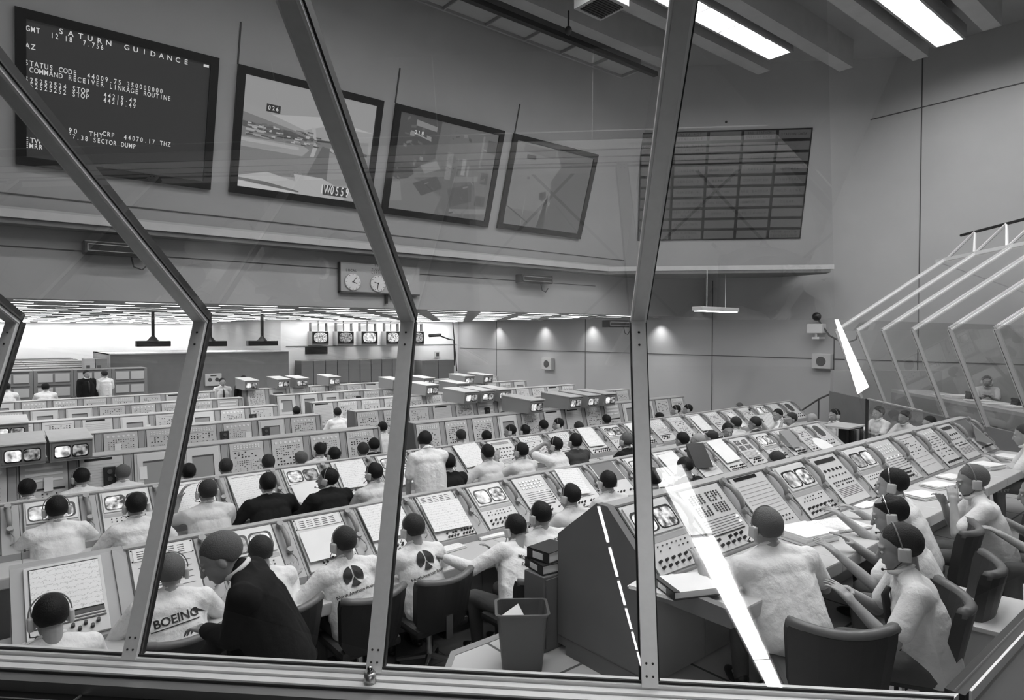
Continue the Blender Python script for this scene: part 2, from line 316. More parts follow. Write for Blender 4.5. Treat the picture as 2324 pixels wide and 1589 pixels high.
# added fill spots under the low ceiling, making up for the dim tubes
for x in (-2, 1, 4, 7, 10, 13, 16):
    for y in (13.8, 16.8, 19.8, 22.8, 27, 32):
        if y > 25 and x > 8: continue
        l = bpy.data.lights.new('low_ceiling_fill', 'SPOT'); l.energy = FILL_W * (1.6 if y > 25 else 1); l.spot_size = R(140); l.spot_blend = .6; l.shadow_soft_size = .35
        o = bpy.data.objects.new('low_ceiling_fill', l); SCN.objects.link(o); o.location = (x, y, ZS - .05)
# --- glazing (window) of this viewing room; s,n frame turned 45 degrees
S2 = math.sqrt(.5)
def sn(s, n, zr): return Vector(((s + n) * S2, (s - n) * S2, E + zr))
SV, SS, ZV, ZB = 3.184, 2.614, .068, -1.43
def bar(b, p, q, wdir, ww, ndir, d0, d1):  # bar from p to q, width along wdir, depth along ndir
    p, q = Vector(p), Vector(q); wd = Vector(wdir) * (ww / 2); nd = Vector(ndir)
    b.hexa([p - wd + nd * d0, p + wd + nd * d0, p + wd + nd * d1, p - wd + nd * d1], [q - wd + nd * d0, q + wd + nd * d0, q + wd + nd * d1, q - wd + nd * d1])
NW = Vector((S2, -S2, 0)); NS = Vector((S2, S2, 0))   # along n, along s
UT = (SV - 2.25, 1.62)
def glazing(nm, orig, e_n, e_s, ns, n0, n1, frames, vis=True, panes=True):
    """mullions at ns; e_n runs along the window, e_s points from the viewing room into the hall"""
    P = lambda s, n, zr: Vector(orig) + e_s * s + e_n * n + Vector((0, 0, zr + E))
    V, B, U = (SV, ZV), (SS, ZB), UT; gk = ns is NS_POS
    for n in ns:
        r = empty('window_mullion', P(V[0], n, ZV)); off = -Vector(r.location); r['kind'] = 'structure'
        dl = (P(*[B[0], n, B[1]]) - P(V[0], n, ZV)).normalized(); nl = e_n.cross(dl).normalized()
        if nl.dot(e_s) > 0: nl = -nl
        du0 = (P(U[0], n, U[1]) - P(V[0], n, ZV)).normalized(); nu0 = e_n.cross(du0).normalized(); nu0 = nu0 if nu0.dot(e_s) < 0 else -nu0
        b = MB(); bar(b, P(V[0], n, ZV) + off, P(B[0], n, B[1]) + off, e_n, .066, nl, -.030, .02); obj('lower_mullion', b, M['alu'], r)
        b = MB()
        for g_ in (-.032, .032): bar(b, P(V[0], n + g_, ZV) + off, P(U[0], n + g_, U[1]) + off, e_n, .010, nu0, -.008, .016)
        obj('lit_edge_strip', b, M['lit_edge'], r)  # pale strips added to paint the mullion's side faces as lit
        b = MB(); g_ = .036 if gk else .0
        bar(b, P(V[0], n + g_, ZV) + off, P(B[0], n + g_, B[1]) + off, e_n, .009, nl, -.032, .0 if gk else .021); bar(b, P(V[0], n - g_, ZV) + off, P(B[0], n - g_, B[1]) + off, e_n, .009, nl, -.03, -.01); obj('gasket', b, M['gasket'], r)
        du = (P(U[0], n, U[1]) - P(V[0], n, ZV)).normalized(); nu = e_n.cross(du).normalized()
        if nu.dot(e_s) > 0: nu = -nu
        b = MB(); bar(b, P(V[0], n, ZV) + off, P(U[0], n, U[1]) + off, e_n, .054, nu, -.040, .02); obj('upper_mullion', b, M['alu'], r)
        g_ = .041 if gk else 0; b = MB(); bar(b, P(V[0], n + g_, ZV) + off, P(U[0], n + g_, U[1]) + off, e_n, .008, nu, -.042, .0); obj('gasket', b, M['gasket'], r)
        b = MB()
        for t in (.045, .085):
            c = P(V[0], n, ZV).lerp(P(B[0], n, B[1]), t) + off + nl * .02; b.ell(c, (.006, .006, .006), nu=8, nv=5)
        for t in (.945, .975):
            for q in (-.013, .013):
                c = P(V[0], n + q, ZV).lerp(P(B[0], n + q, B[1]), t) + off + nl * .02; b.ell(c, (.005, .005, .005), nu=8, nv=5)
        obj('bolt', b, M['dark'], r)
NS_POS = [-5.2, -4.1, -3.01, -1.945, -.845, .30]
glazing('near', (0, 0, 0), NW, NS, NS_POS, -6, 1.2, True)
# panes of glass, one object per pane
k = 0; edges = NS_POS + [1.218]
for a, c in zip(edges[:-1], edges[1:]):
    k += 1; b = MB()
    cb = 1.454 if c == 1.218 else c; cu = .5 if c == 1.218 else c
    b.add([sn(SV, a, ZV), sn(SV, c, ZV), sn(SS, cb, ZB), sn(SS, a, ZB)], [(0, 1, 2, 3)]); struct('window_%d' % k, b, M['glass'])
    k += 1; b = MB(); b.add([sn(SV, a, ZV), sn(SV, c, ZV), sn(UT[0], c if c != 1.218 else .3, UT[1]), sn(UT[0], a, UT[1])], [(0, 1, 2, 3)]); struct('window_%d' % k, b, M['glass'])
YV = (SV - 1.218) * S2; YSL = YV - .57
b = MB(); b.add([(3.11, YV, E + ZV), (9.54, YV, E + ZV), (9.54, YSL, E + ZB), (2.876, YSL, E + ZB)], [(0, 1, 2, 3)]); struct('window_%d' % (k + 1), b, M['glass'])
# --- window sill: aluminium profile, ledge, black laminate counter with metal strips
def along(b, s0, s1, zr0, zr1, n0=-6.5, n1=None):
    pts = []
    q = lambda s, n, z: sn(s, n, z)
    n1a = (n1 if n1 is not None else s0 - 1.16); n1b = (n1 if n1 is not None else s1 - 1.16)
    b.hexa([q(s0, n0, zr0), q(s0, n1a, zr0), q(s1, n1b, zr0), q(s1, n0, zr0)], [q(s0, n0, zr1), q(s0, n1a, zr1), q(s1, n1b, zr1), q(s1, n0, zr1)])
b = MB(); along(b, SS - .012, SS + .05, ZB - .10, ZB + .012); along(b, SS - .05, SS - .018, ZB - .10, ZB - .002); along(b, SS - .095, SS - .055, ZB - .10, ZB - .012)
struct('trim_6', b, M['alu'])
b = MB(); along(b, SS - .10, SS - .004, ZB - .10, ZB - .020); along(b, SS + .001, SS + .012, ZB + .012, ZB + .022); struct('trim_7', b, M['gasket'])
b = MB(); along(b, SS - .16, SS - .10, ZB - .10, ZB - .03); struct('trim_8', b, M['steel'])
r = empty('window_counter', sn(2.3, 0, ZB - .12)); tag(r, 'glossy black laminate counter with thin metal strips below the window sill', 'counter')
off = r.location
def rel(b): b.v = [tuple(Vector(v) - off) for v in b.v]; return b
b = MB(); along(b, 1.9, SS - .16, ZB - .16, ZB - .075); obj('counter_top', rel(b), M['lam'], r)
b = MB(); along(b, 2.395, 2.403, ZB - .076, ZB - .071); 
for n in (-2.05, -.95, .1): along(b, 1.9, 2.45, ZB - .076, ZB - .0712, n, n + .006)
obj('metal_strip', rel(b), M['steel'], r)
# sill of the window bay that runs off to the right
b = MB(); b.box(2.95, 9.5, YSL - .02, YSL + .05, E + ZB - .25, E + ZB + .012); b.box(2.8, 9.5, YSL - .35, YSL - .03, E + ZB - .25, E + ZB - .03); struct('trim_9', b, M['gasket'])
b = MB(); b.box(3.0, 9.5, YSL - .03, YSL - .02, E + ZB - .1, E + ZB + .016); struct('trim_10', b, M['alu'])
# walls under the sill
b = MB(); along(b, SS - .02, SS + .02, -3.2, ZB - .1); struct('wall_near', b, M['wall'])
b = MB(); b.box(2.9, 9.54, YSL - .02, YSL + .02, -.4, E + ZB - .2); struct('wall_bay', b, M['wall'])
# small steel knob on the sill beneath the third mullion
p = sn(SS - .06, -.845, ZB); r = empty('sill_fitting', p); tag(r, 'small steel stud fitting on the sill at the foot of the middle mullion', 'fitting')
b = MB(); b.cyl((0, 0, -.01), .026, .04, 20, .024); obj('collar', b, M['steel'], r, True); b = MB(); b.ell((0, 0, .04), (.014, .014, .018)); obj('stud', b, M['chrome'], r, True)
# --- opposite window bay of the viewing rooms at the right
FN = Vector((-S2, -S2, 0)); FS = Vector((-S2, S2, 0))
fo = Vector((13.9, 5.75, 0)) - FS * SV
glazing('far', fo, FN, FS, [-1.1, 0, 1.1, 2.2, 3.3, 4.4, 5.5], -2, 6, True)
def fp(s, n, zr): return fo + FS * s + FN * n + Vector((0, 0, E + zr))
b = MB(); b.add([fp(SV, -1.1, ZV), fp(SV, 6.2, ZV), fp(SS, 6.2, ZB), fp(SS, -1.1, ZB)], [(0, 1, 2, 3)]); struct('window_20', b, M['glass'])
b = MB(); b.add([fp(SV, -1.1, ZV), fp(SV, 6.2, ZV), fp(UT[0], 6.2, UT[1]), fp(UT[0], -1.1, UT[1])], [(0, 1, 2, 3)]); struct('window_21', b, M['glass'])
b = MB()
def fbox(b, s0, s1, n0, n1, a, c): b.hexa([fp(s0, n0, a), fp(s0, n1, a), fp(s1, n1, a), fp(s1, n0, a)], [fp(s0, n0, c), fp(s0, n1, c), fp(s1, n1, c), fp(s1, n0, c)])
fbox(b, SS - .04, SS + .02, -2.9, 6.2, -3.1, ZB); struct('wall_opposite', b, M['part'])
b = MB(); fbox(b, -2.3, -2.1, -2.9, 6.2, -3.1, .9); struct('wall_viewing_room', b, M['wallr'])
b = MB(); fbox(b, -2.3, SS, -2.9, -2.7, -3.1, -.9); struct('wall_viewing_end', b, M['wallr'])
b = MB(); fbox(b, -2.2, SS, -2.7, 6.2, -2.3, -2.2); struct('floor', b, M['floor'])
b = MB(); fbox(b, UT[0] - .04, UT[0] + .03, -1.4, 6.2, UT[1] - .03, UT[1] + .04); struct('trim_11', b, M['alu'])
# open roof truss above the opposite windows
r = empty('roof_truss', fp(UT[0], 2, UT[1])); tag(r, 'open light steel truss above the slanted windows at far right', 'truss'); off = r.location
b = MB()
for i in range(8):
    n = -1.1 + i * 1.0; b.tube([fp(.9, n, 1.62) - off, fp(.6, n + .5, 2.15) - off, fp(.9, n + 1.0, 1.62) - off], .03, 6)
obj('web_member', b, M['alu'], r)
b = MB(); b.tube([fp(.6, -1.1, 2.15) - off, fp(.6, 6.5, 2.15) - off], .03, 6); b.tube([fp(.9, -1.4, 1.62) - off, fp(.9, 6.5, 1.62) - off], .03, 6); obj('chord', b, M['gasket'], r)
# counter inside the opposite room, with papers
r = empty('viewing_desk', fp(1.7, 2, -1.3)); tag(r, 'long grey counter behind the opposite slanted windows', 'counter'); off = r.location
b = MB(); fbox(b, 1.2, 1.95, -1.2, 6.1, -1.30, -1.24); b.v = [tuple(Vector(v) - off) for v in b.v]; obj('counter_top', b, M['desk'], r)
b = MB(); fbox(b, 1.9, 1.95, -1.2, 6.1, -1.55, -1.30); b.v = [tuple(Vector(v) - off) for v in b.v]; obj('fascia', b, M['body'], r)
# hall of the viewing room behind the camera: back wall, ceiling and its luminous strips (they reflect in the glass)
REFL = []
def place_sn(b, s0, n0, s1, n1, w, z0, z1):
    a, c = sn(s0, n0, z0), sn(s1, n1, z0); d = (c - a).normalized(); t = Vector((-d.y, d.x, 0)) * w / 2; h = Vector((0, 0, z1 - z0))
    b.hexa([a - t, a + t, c + t, c - t], [a - t + h, a + t + h, c + t + h, c - t + h])
r = empty('viewing_room_light', sn(-2, 1.5, 1.3)); tag(r, 'wide luminous ceiling strip of the viewing room, mirrored as a white band in the glass', 'ceiling light'); off = r.location
A0, A1 = Vector((-.1, .90)), Vector((-9.0, 4.04))
for k, (ta, tc) in enumerate(((0, .165), (.18, .44), (.445, .70), (.715, .86), (.865, 1))):
    p, q = A0.lerp(A1, ta), A0.lerp(A1, tc)
    b = MB(); place_sn(b, p.x, p.y, q.x, q.y, .25, 1.15, 1.17); b.v = [tuple(Vector(v) - off) for v in b.v]; obj('diffuser', b, M['vdiff2' if k == 0 else 'vdiff'], r)
b = MB(); place_sn(b, A0.x, A0.y, A1.x, A1.y, .33, 1.17, 1.24); b.v = [tuple(Vector(v) - off) for v in b.v]; obj('housing', b, M['alu'], r)
r = empty('cove_light', sn(-2, .5, 1.2)); tag(r, 'thin broken line of light on the viewing room ceiling, mirrored in the glass', 'ceiling light'); off = r.location
A0, A1 = Vector((-.55, .225)), Vector((-6.6, 1.14))
for k in range(6):
    p, q = A0.lerp(A1, (k + .06) / 6), A0.lerp(A1, (k + .9) / 6)
    b = MB(); place_sn(b, p.x, p.y, q.x, q.y, .03, .97, .98); b.v = [tuple(Vector(v) - off) for v in b.v]; obj('tube', b, M['vdiff'], r)
b = MB(); place_sn(b, A0.x, A0.y, A1.x, A1.y, .06, .98, 1.0); b.v = [tuple(Vector(v) - off) for v in b.v]; obj('batten', b, M['dark'], r)
r = empty('bay_ceiling_light', (7.6, -.2, E + 1.0)); tag(r, 'luminous ceiling strip over the side bay, mirrored as a slanting white band in the glass', 'ceiling light')
for ta, tc in ((0, .42), (.435, .66), (.70, .98)):
    p, q = Vector((5.9, .45, 1.0)).lerp(Vector((9.3, -.95, 1.0)), ta), Vector((5.9, .45, 1.0)).lerp(Vector((9.3, -.95, 1.0)), tc); t = Vector((.38, .92, 0)) * .09; off = Vector((7.6, -.2, 1.0))
    b = MB(); b.hexa([p - t - off, p + t - off, q + t - off, q - t - off], [p - t - off + Vector((0, 0, .03)), p + t - off + Vector((0, 0, .03)), q + t - off + Vector((0, 0, .03)), q - t - off + Vector((0, 0, .03))]); obj('diffuser', b, M['vdiff'], r)
M['vwall'] = mat('viewing_room_wall', .02, .7); M['vceil'] = mat('viewing_room_ceiling', .04, .9)
b = MB(); b.hexa([sn(1.3, -6.6, 1.25), sn(1.3, 4.5, 1.25), sn(-9.8, 12, 1.25), sn(-9.8, -6.6, 1.25)], [sn(1.3, -6.6, 1.3), sn(1.3, 4.5, 1.3), sn(-9.8, 12, 1.3), sn(-9.8, -6.6, 1.3)]); struct('ceiling', b, M['vceil'])
b = MB(); b.hprism([(3.0, .5), (3.0, -12), (9.6, -12), (9.6, .5)], E + 1.25, E + 1.3); struct('ceiling', b, M['vceil'])
b = MB(); place_sn(b, -9.8, -6.6, -9.8, 12, .1, -1.7, 1.3); struct('wall_viewing_back', b, M['vwall'])
b = MB(); place_sn(b, -9.8, -6.6, 3.2, -6.6, .1, -1.7, 1.7); struct('wall_viewing_left', b, M['vwall'])
b = MB(); b.hprism([(9.5, .8), (9.6, .8), (9.6, -12), (9.5, -12)], E - 1.7, E + 1.7); b.hprism([(1.5, -12.1), (9.6, -12.1), (9.6, -12), (1.5, -12)], E - 1.7, E + 1.3); struct('wall_viewing_right', b, M['vwall'])
b = MB(); b.hprism([tuple(sn(*q, 0)[:2]) for q in ((-9.8, -6.6), (-9.8, 3.5))] + [(1.5, -12), (9.6, -12), (9.6, .8), tuple(sn(2.6, 1.44, 0)[:2]), tuple(sn(2.6, -6.6, 0)[:2])], E - 1.75, E - 1.7); struct('floor', b, M['vwall'])
# ================================================================ projection screens and board
NRM = Vector((0, -1, -.31)).normalized()      # main screens look down and forward
AX, AY = Vector((1, 0, 0)), Vector((0, -.31, 1)).normalized()
def main_p(x, y): return onP(x, y, (0, mainY(2), E + 2), NRM)
def rect_on(px, ax, ay, pf):
    P = [pf(*q) for q in px]; o = sum(P, Vector()) / 4
    xs = [(p - o).dot(ax) for p in P]; ys = [(p - o).dot(ay) for p in P]
    return o, (abs(xs[0]) + abs(xs[1]) + abs(xs[2]) + abs(xs[3])) / 2, (abs(ys[0]) + abs(ys[1]) + abs(ys[2]) + abs(ys[3])) / 2
def screen(px, label, grp=None):
    o, w_, h_ = rect_on(px, AX, AY, main_p)
    r = empty('projection_screen', o); tag(r, label, 'screen'); r.matrix_world = frame_T(o + NRM * .02, AX, AY, -AX.cross(AY) * -1)
    fr = .13; b = MB(); x, y = w_ / 2, h_ / 2
    b.box(-x, x, y - fr, y, -.02, .05); b.box(-x, x, -y, -y + fr, -.02, .05); b.box(-x, -x + fr, -y + fr, y - fr, -.02, .05); b.box(x - fr, x, -y + fr, y - fr, -.02, .05)
    obj('screen_frame', b, M['bezel'], r)
    return r, w_ - 2 * fr, h_ - 2 * fr
def field(r, w_, h_, m, name='picture'):
    b = MB(); b.box(-w_ / 2, w_ / 2, -h_ / 2, h_ / 2, 0, .012); return obj(name, b, m, r)
S1 = [(35, 15), (498, 132), (474, 430), (33, 371)]
r, w1, h1 = screen(S1, 'largest dark projection screen at top left with rows of guidance text'); field(r, w1, h1, M['pbg'])
# lines of text, measured in the screen's own plane
tb = MB()
inv = r.matrix_world.inverted()
def put_line(chars, p0, p1, size, z=.016):
    a, c = inv @ main_p(*p0), inv @ main_p(*p1); n = max(1, len(chars) - 1); pitch = (c.x - a.x) / n; 
    mono_text(tb, chars, size, a.x, (a.y + c.y) / 2, pitch)
LN = [('SATURN GUIDANCE', (138, 71), (421, 142), .105), ('GMT', (63, 65), (86, 71), .102), ('12 18  7.756', (118, 80), (231, 109), .102), ('AZ', (62, 104), (75, 108), .102),
      ('STATUS CODE  44009.75 350000000', (60, 141), (365, 209), .102), ('COMMAND RECEIVER LINKAGE ROUTINE', (71, 157), (383, 226), .102),
      ('525252524 STOP   44219.49', (60, 180), (305, 230), .102), ('252525252 STOP   44219.49', (60, 193), (304, 241), .102),
      ('E 44137.90  THY', (60, 292), (229, 296), .102), ('44077.38 SECTOR DUMP', (128, 306), (304, 331), .102), ('CRP  44070.17 THZ', (236, 310), (383, 322), .102), ('ETW', (60, 316), (86, 322), .102), ('EMRR', (60, 328), (92, 336), .102)]
for t in LN: put_line(*t)
tm = link('display_text', tb.mesh('display_text', M['ptxt']), r); tm.location.z = .014
b = MB(); b.box(w1 / 2 - .1, w1 / 2 - .02, h1 / 2 - .06, h1 / 2 - .02, .013, .016); obj('light_flare', b, M['ptxt'], r)
def gre(v): 
    k = 'pic%03d' % int(v * 100)
    if k not in M: M[k] = emit(k.replace('pic', 'projected_grey_'), v * .40, 1, .03)
    return M[k]
def picture(r, w_, h_, shapes, base, name='picture'):
    """flat projected picture: polygons in 0..1 picture coordinates with their own grey"""
    mats = [gre(base)]; b = MB(); b.box(-w_ / 2, w_ / 2, -h_ / 2, h_ / 2, 0, .010); z = .0104
    for g, poly in shapes:
        m = gre(g)
        if m not in mats: mats.append(m)
        b.mi = mats.index(m); z += .00012
        P = [((u - .5) * w_, (v - .5) * h_, z) for u, v in poly]; cx = sum(p[0] for p in P) / len(P); cy = sum(p[1] for p in P) / len(P)
        area2 = sum(P[i][0] * P[(i + 1) % len(P)][1] - P[(i + 1) % len(P)][0] * P[i][1] for i in range(len(P)))
        if area2 < 0: P = P[::-1]
        b.add(P, [tuple(range(len(P)))])
    return obj(name, b, mats, r)
def rc(x0, y0, x1, y1, s=0): return [(x0, y0), (x1, y0 + s), (x1, y1 + s), (x0, y1)]
r, w2, h2 = screen([(545, 147), (868, 228), (838, 475), (512, 437)], 'projection screen with a bright close-up picture of hoses and vapour, tagged 026')
random.seed(3)
sh = [(.20, [(0, .68), (.3, .62), (.6, .56), (1, .5), (1, .18), (.6, .12), (.45, .16), (.25, .14), (0, .08)]), (.34, [(0, .76), (.35, .70), (1, .74), (1, .64), (.45, .58), (0, .68)]),
      (.46, [(.2, .70), (.45, .62), (.62, .70), (1, .72), (.6, .78)]), (.32, [(0, .37), (.45, .37), (.5, .44), (.45, .47), (0, .46)]), (.42, [(0, .42), (.42, .42), (.42, .45), (0, .45)]),
      (.06, [(.25, .50), (.72, .55), (.72, .57), (.25, .515)]), (.10, [(.0, .60), (.35, .585), (.5, .54), (.25, .52), (0, .55)]), (.40, rc(.03, .52, .16, .54)), (.36, rc(.04, .56, .17, .575)), (.34, rc(.03, .48, .15, .50)),
      (.42, [(.50, .66), (.53, .66), (.56, .48), (.54, .38), (.51, .38), (.53, .5)]), (.12, [(.6, .5), (.78, .46), (.78, .2), (.6, .14), (.5, .2)]), (.26, [(.66, .46), (.85, .38), (.86, .16), (.66, .12)]),
      (.40, [(.66, .5), (.84, .42), (.86, .37), (.66, .47)]), (.44, [(0, .10), (.2, .17), (.42, .12), (.4, .19), (.62, .19), (.8, .10), (.82, .0), (0, 0)]), (.55, [(0, .05), (.42, .02), (.42, 0), (0, 0)]), (.14, [(0, .085), (.2, .075), (.45, .03), (.45, .015), (0, .06)]),
      (.04, rc(.64, .03, .84, .13)), (.03, rc(.16, .72, .26, .79, 0)), (.26, [(.86, .6), (.97, .62), (.98, .3), (.88, .36)]), (.10, [(.86, .52), (.97, .50), (.97, .47), (.86, .49)]), (.5, rc(.19, .54, .21, .56))]
for k in range(80):
    u = random.uniform(.02, .55); v = random.uniform(.47, .6); sh.append((random.choice([.08, .3, .45, .15]), rc(u, v, u + random.uniform(.01, .05), v + .012)))
picture(r, w2, h2, sh, .33)
t = MB(); mono_text(t, '026', .10, -w2 * .5 + w2 * .18, h2 * .255, w2 * .028); link('picture_number', t.mesh('picture_number', M['ptxt']), r, (0, 0, .018))
t = MB(); mono_text(t, '1W0559', .24, w2 * .13, -h2 * .42, w2 * .042); link('picture_digits', t.mesh('picture_digits', M['ptxt']), r, (0, 0, .018))
r, w3, h3 = screen([(896, 234), (1144, 297), (1103, 514), (864, 484)], 'third projection screen from the left, dim crowded equipment picture tagged 018')
sh = [(.14, rc(.5, .55, 1, 1)), (.075, [(0, 1), (.4, 1), (.38, .6), (.2, .45), (0, .5)]), (.24, [(.16, .96), (.36, .93), (.36, .88), (.16, .90)]), (.30, [(.12, .84), (.32, .78), (.32, .77), (.12, .82)]), (.05, [(0, .5), (.16, .5), (.2, .4), (.1, .3), (0, .34)]),
      (.22, [(.25, .5), (.4, .58), (.45, .5), (.3, .42)]), (.17, [(0, .3), (.2, .36), (.5, .2), (.45, 0), (0, 0)]), (.22, [(0, .28), (.08, .3), (.12, .1), (0, .08)]), (.09, [(.2, .3), (.42, .42), (.5, .3), (.3, .18)]), (.10, [(.55, .3), (.8, .4), (.82, .2), (.6, .1)]),
      (.20, [(.5, .7), (.56, .7), (.56, .4), (.5, .4)]), (.19, [(.6, .45), (.85, .5), (.85, .44), (.6, .38)]), (.24, rc(.66, .48, .70, .66)), (.22, rc(.72, .46, .74, .6)), (.21, rc(.84, .6, .86, .95)), (.07, rc(.9, .78, 1, .92)), (.07, rc(.88, .42, .96, .55)), (.07, rc(.86, .16, .97, .28)), (.2, [(.6, .02), (1, .08), (1, .14), (.6, .08)])]
for k in range(50):
    u = random.random() * .92; v = random.random() * .93; sh.append((random.choice([.09, .12, .2, .25, .16]), rc(u, v, u + random.uniform(.008, .05), v + random.uniform(.006, .04), random.uniform(-.03, .03))))
picture(r, w3, h3, sh, .13)
t = MB(); mono_text(t, '018', .11, -w3 * .34, h3 * .33, w3 * .033); link('picture_number', t.mesh('picture_number', M['ptxt']), r, (0, 0, .018))
r, w4, h4 = screen([(1168, 304), (1356, 350), (1313, 542), (1122, 516)], 'rightmost tilted projection screen, dim pale picture with dark right half')
sh = [(.10, [(.5, 1), (1, 1), (1, 0), (.5, 0), (.53, .4), (.5, .6), (.6, .8)]), (.12, [(.1, .9), (.5, .88), (.5, .98), (.1, .98)]), (.06, [(.42, 0), (.52, 0), (.5, .45), (.46, .3)]), (.07, [(.38, .44), (.46, .47), (.48, .4), (.44, .34), (.39, .36)]), (.06, rc(.15, .82, .26, .87)), (.09, rc(.2, .58, .23, .61)), (.13, rc(0, 0, .42, .2)), (.26, rc(.22, 0, .225, .35)), (.28, rc(.525, .30, .54, .34)), (.06, [(0, .24), (.3, .06), (.3, .045), (0, .225)]), (.07, [(.6, .35), (1, .02), (1, 0), (.6, .33)])]
picture(r, w4, h4, sh, .17)
# dark upright slots in the screen wall beside three screens
b = MB()
for (x0, y0, x1, y1) in ((545, 50, 541, 146), (907, 155, 897, 233), (1178, 236, 1169, 303)):
    p, q = main_p(x0, y0), main_p(x1, y1); x = (p.x + q.x) / 2; b.hexa([(x - .012, p.y - .02, p.z), (x + .012, p.y - .02, p.z), (x + .012, p.y + .02, p.z), (x - .012, p.y + .02, p.z)], [(x - .012, q.y - .02, q.z), (x + .012, q.y - .02, q.z), (x + .012, q.y + .02, q.z), (x - .012, q.y + .02, q.z)])
struct('trim_12', b, M['seam'])
# status board on the 45 degree wall
FA = Vector((S2, -S2, 0)); FB = Vector((-.22, -.22, 1)).normalized(); FNn = FA.cross(FB).normalized()
if FNn.dot(EY - Vector((15, 11, 6))) < 0: FNn = -FNn
def fac_p(x, y): c = facC(2) / 2; return onP(x, y, (c, c, E + 2), FNn)
o, bw, bh = rect_on([(1456, 301), (1845, 290), (1815, 539), (1445, 549)], FA, FB, fac_p)
r = empty('status_board', o); tag(r, 'dark status board, grid of small labelled cells on the angled wall', 'board'); r.matrix_world = frame_T(o + FNn * .03, FA, FB, FNn)
b = MB(); b.box(-bw / 2, bw / 2, -bh / 2, bh / 2, -.03, 0); obj('board_frame', b, M['bezel'], r)
BT = [['LOCAL AREA', 'DATA NOT~AVAILABLE', '', 'BAD STATION~OVERLAP DATA', 'STATION DATA'], ['LOCAL DATA~NOT AVAILABLE', 'DATE DATA~NOT AVAILABLE', '', '', ''], ['SENSOR', 'SENSOR 1', 'HOLD', 'SCOPE', 'SPAN'], ['SENSOR', 'SENSOR 2', 'GRAND SENSORS', 'FREEZE', 'UPDATE'], ['LINK', 'SENSOR 3', 'BERMUDA', 'CORRECTED', 'INITIAL'], ['RAW', 'SENSOR 4', 'CANTON', 'ARG BACKUP', 'HOLD LINE'], ['', 'LIVE LINE DATA', 'GEN SEQUENCE', 'COMPUTATION', 'CLEAR'], ['', 'REAL PLAYBACK~NO 2', 'HAWAII', 'PRE-LAUNCH', ''], ['', 'TAPEDAT DATA', '', '', ''], ['', 'NO PLAYBACK~DATA', '', '', 'POINT SYSTEM~TECHNOLOGY']]
cw, ch = bw / 5, bh / 10; tb = MB(); cb = MB()
for i in range(10):
    for j in range(5):
        x = -bw / 2 + (j + .5) * cw; y = bh / 2 - (i + .5) * ch; cb.box(x - cw * .455, x + cw * .455, y - ch * .37, y + ch * .37, 0, .012)
        ls = BT[i][j].split('~') if BT[i][j] else []
        for k, t in enumerate(ls):
            pt = .056 if len(t) > 10 else .075; yy = y + (.055 if k == 0 else -.055) * (len(ls) > 1); mono_text(tb, t, .085, x - pt * (len(t) - 1) / 2 - .02, yy, pt)
obj('board_cell_grid', cb, M['boardc'], r); link('board_lettering', tb.mesh('board_lettering', M['boardt']), r, (0, 0, .014))
p = fac_p(1648, 277); r = empty('wall_stud', p); tag(r, 'tiny dark stud on the wall above the status board', 'stud'); b = MB(); b.ell((0, 0, 0), (.035, .035, .035)); obj('stud_head', b, M['dark'], r, True)
# clock board on the fascia
YC = YF - .12
pa, pb = onY(768, 595, YC), onY(925, 667, YC); pc = onY(768, 661, YC)
cxm, czm = (pa.x + pb.x) / 2 + .12, (pa.z + pc.z) / 2
r = empty('clock_board', (cxm, YC - .1, czm)); tag(r, 'pale wall board holding round clocks beneath the ledge', 'clock board'); hw, hh = (pb.x - pa.x) / 2 + .12, (pa.z - pc.z) / 2
b = MB(); b.box(-hw, hw, 0, .1, -hh, hh); obj('board_panel', b, M['clockb'], r)
b = MB(); b.box(-hw - .02, -hw, -.01, .1, -hh - .02, hh); b.box(-hw - .02, hw, -.01, .1, -hh - .03, -hh); obj('board_edge', b, M['seam'], r)
for (px, py, h1_, h2_) in ((800, 640, 40, 110), (857, 644, 190, 285), (912, 648, 190, 60)):
    c = onY(px, py, YC - .1); c = c - r.location; c.y = 0
    b = MB(); b.T = Matrix.Translation(c) @ Matrix.Rotation(R(90), 4, 'X'); b.cyl((0, 0, 0), .165, .03, 28); f = obj('clock_face', b, M['clockf'], r, False); b2 = MB(); b2.T = Matrix.Translation(c + Vector((0, -.032, 0)))
    for a, L in ((h1_, .13), (h2_, .09)): b2.T = Matrix.Translation(c + Vector((0, -.033, 0))) @ Matrix.Rotation(R(a), 4, 'Y'); b2.box(-.006, .006, -.002, .002, -.02, L)
    for k in range(12): b2.T = Matrix.Translation(c + Vector((0, -.033, 0))) @ Matrix.Rotation(R(30 * k), 4, 'Y'); b2.box(-.004, .004, -.002, .002, .135, .155)
    obj('clock_hands', b2, M['dark'], r)
    b3 = MB(); b3.T = Matrix.Translation(c + Vector((0, -.01, 0))) @ Matrix.Rotation(R(90), 4, 'X')
    b3.tube([(.17 * math.cos(t * math.pi / 14), .17 * math.sin(t * math.pi / 14), 0) for t in range(29)], .008, 6); obj('clock_rim', b3, M['clockb'], r)
for (px, py, t) in ((800, 614, 'LOCAL'), (862, 604, 'TIME'), (862, 613, 'ZULU TO'), (862, 620, 'LIFTOFF')):
    c = onY(px, py, YC - .103) - r.location; tb = MB(); mono_text(tb, t, .07, -len(t) * .025, 0, .05); me = tb.mesh('board_lettering', M['line']); o = link('board_lettering', me, r, (c.x, -.004, c.z)); o.rotation_euler = (R(90), 0, 0)
b = MB(); b.box(.1, .15, .02, .08, -hh - .22, -hh - .03); b.box(.24, .28, .02, .08, -hh - .14, -hh - .03); obj('cable_stub', b, M['dark'], r)
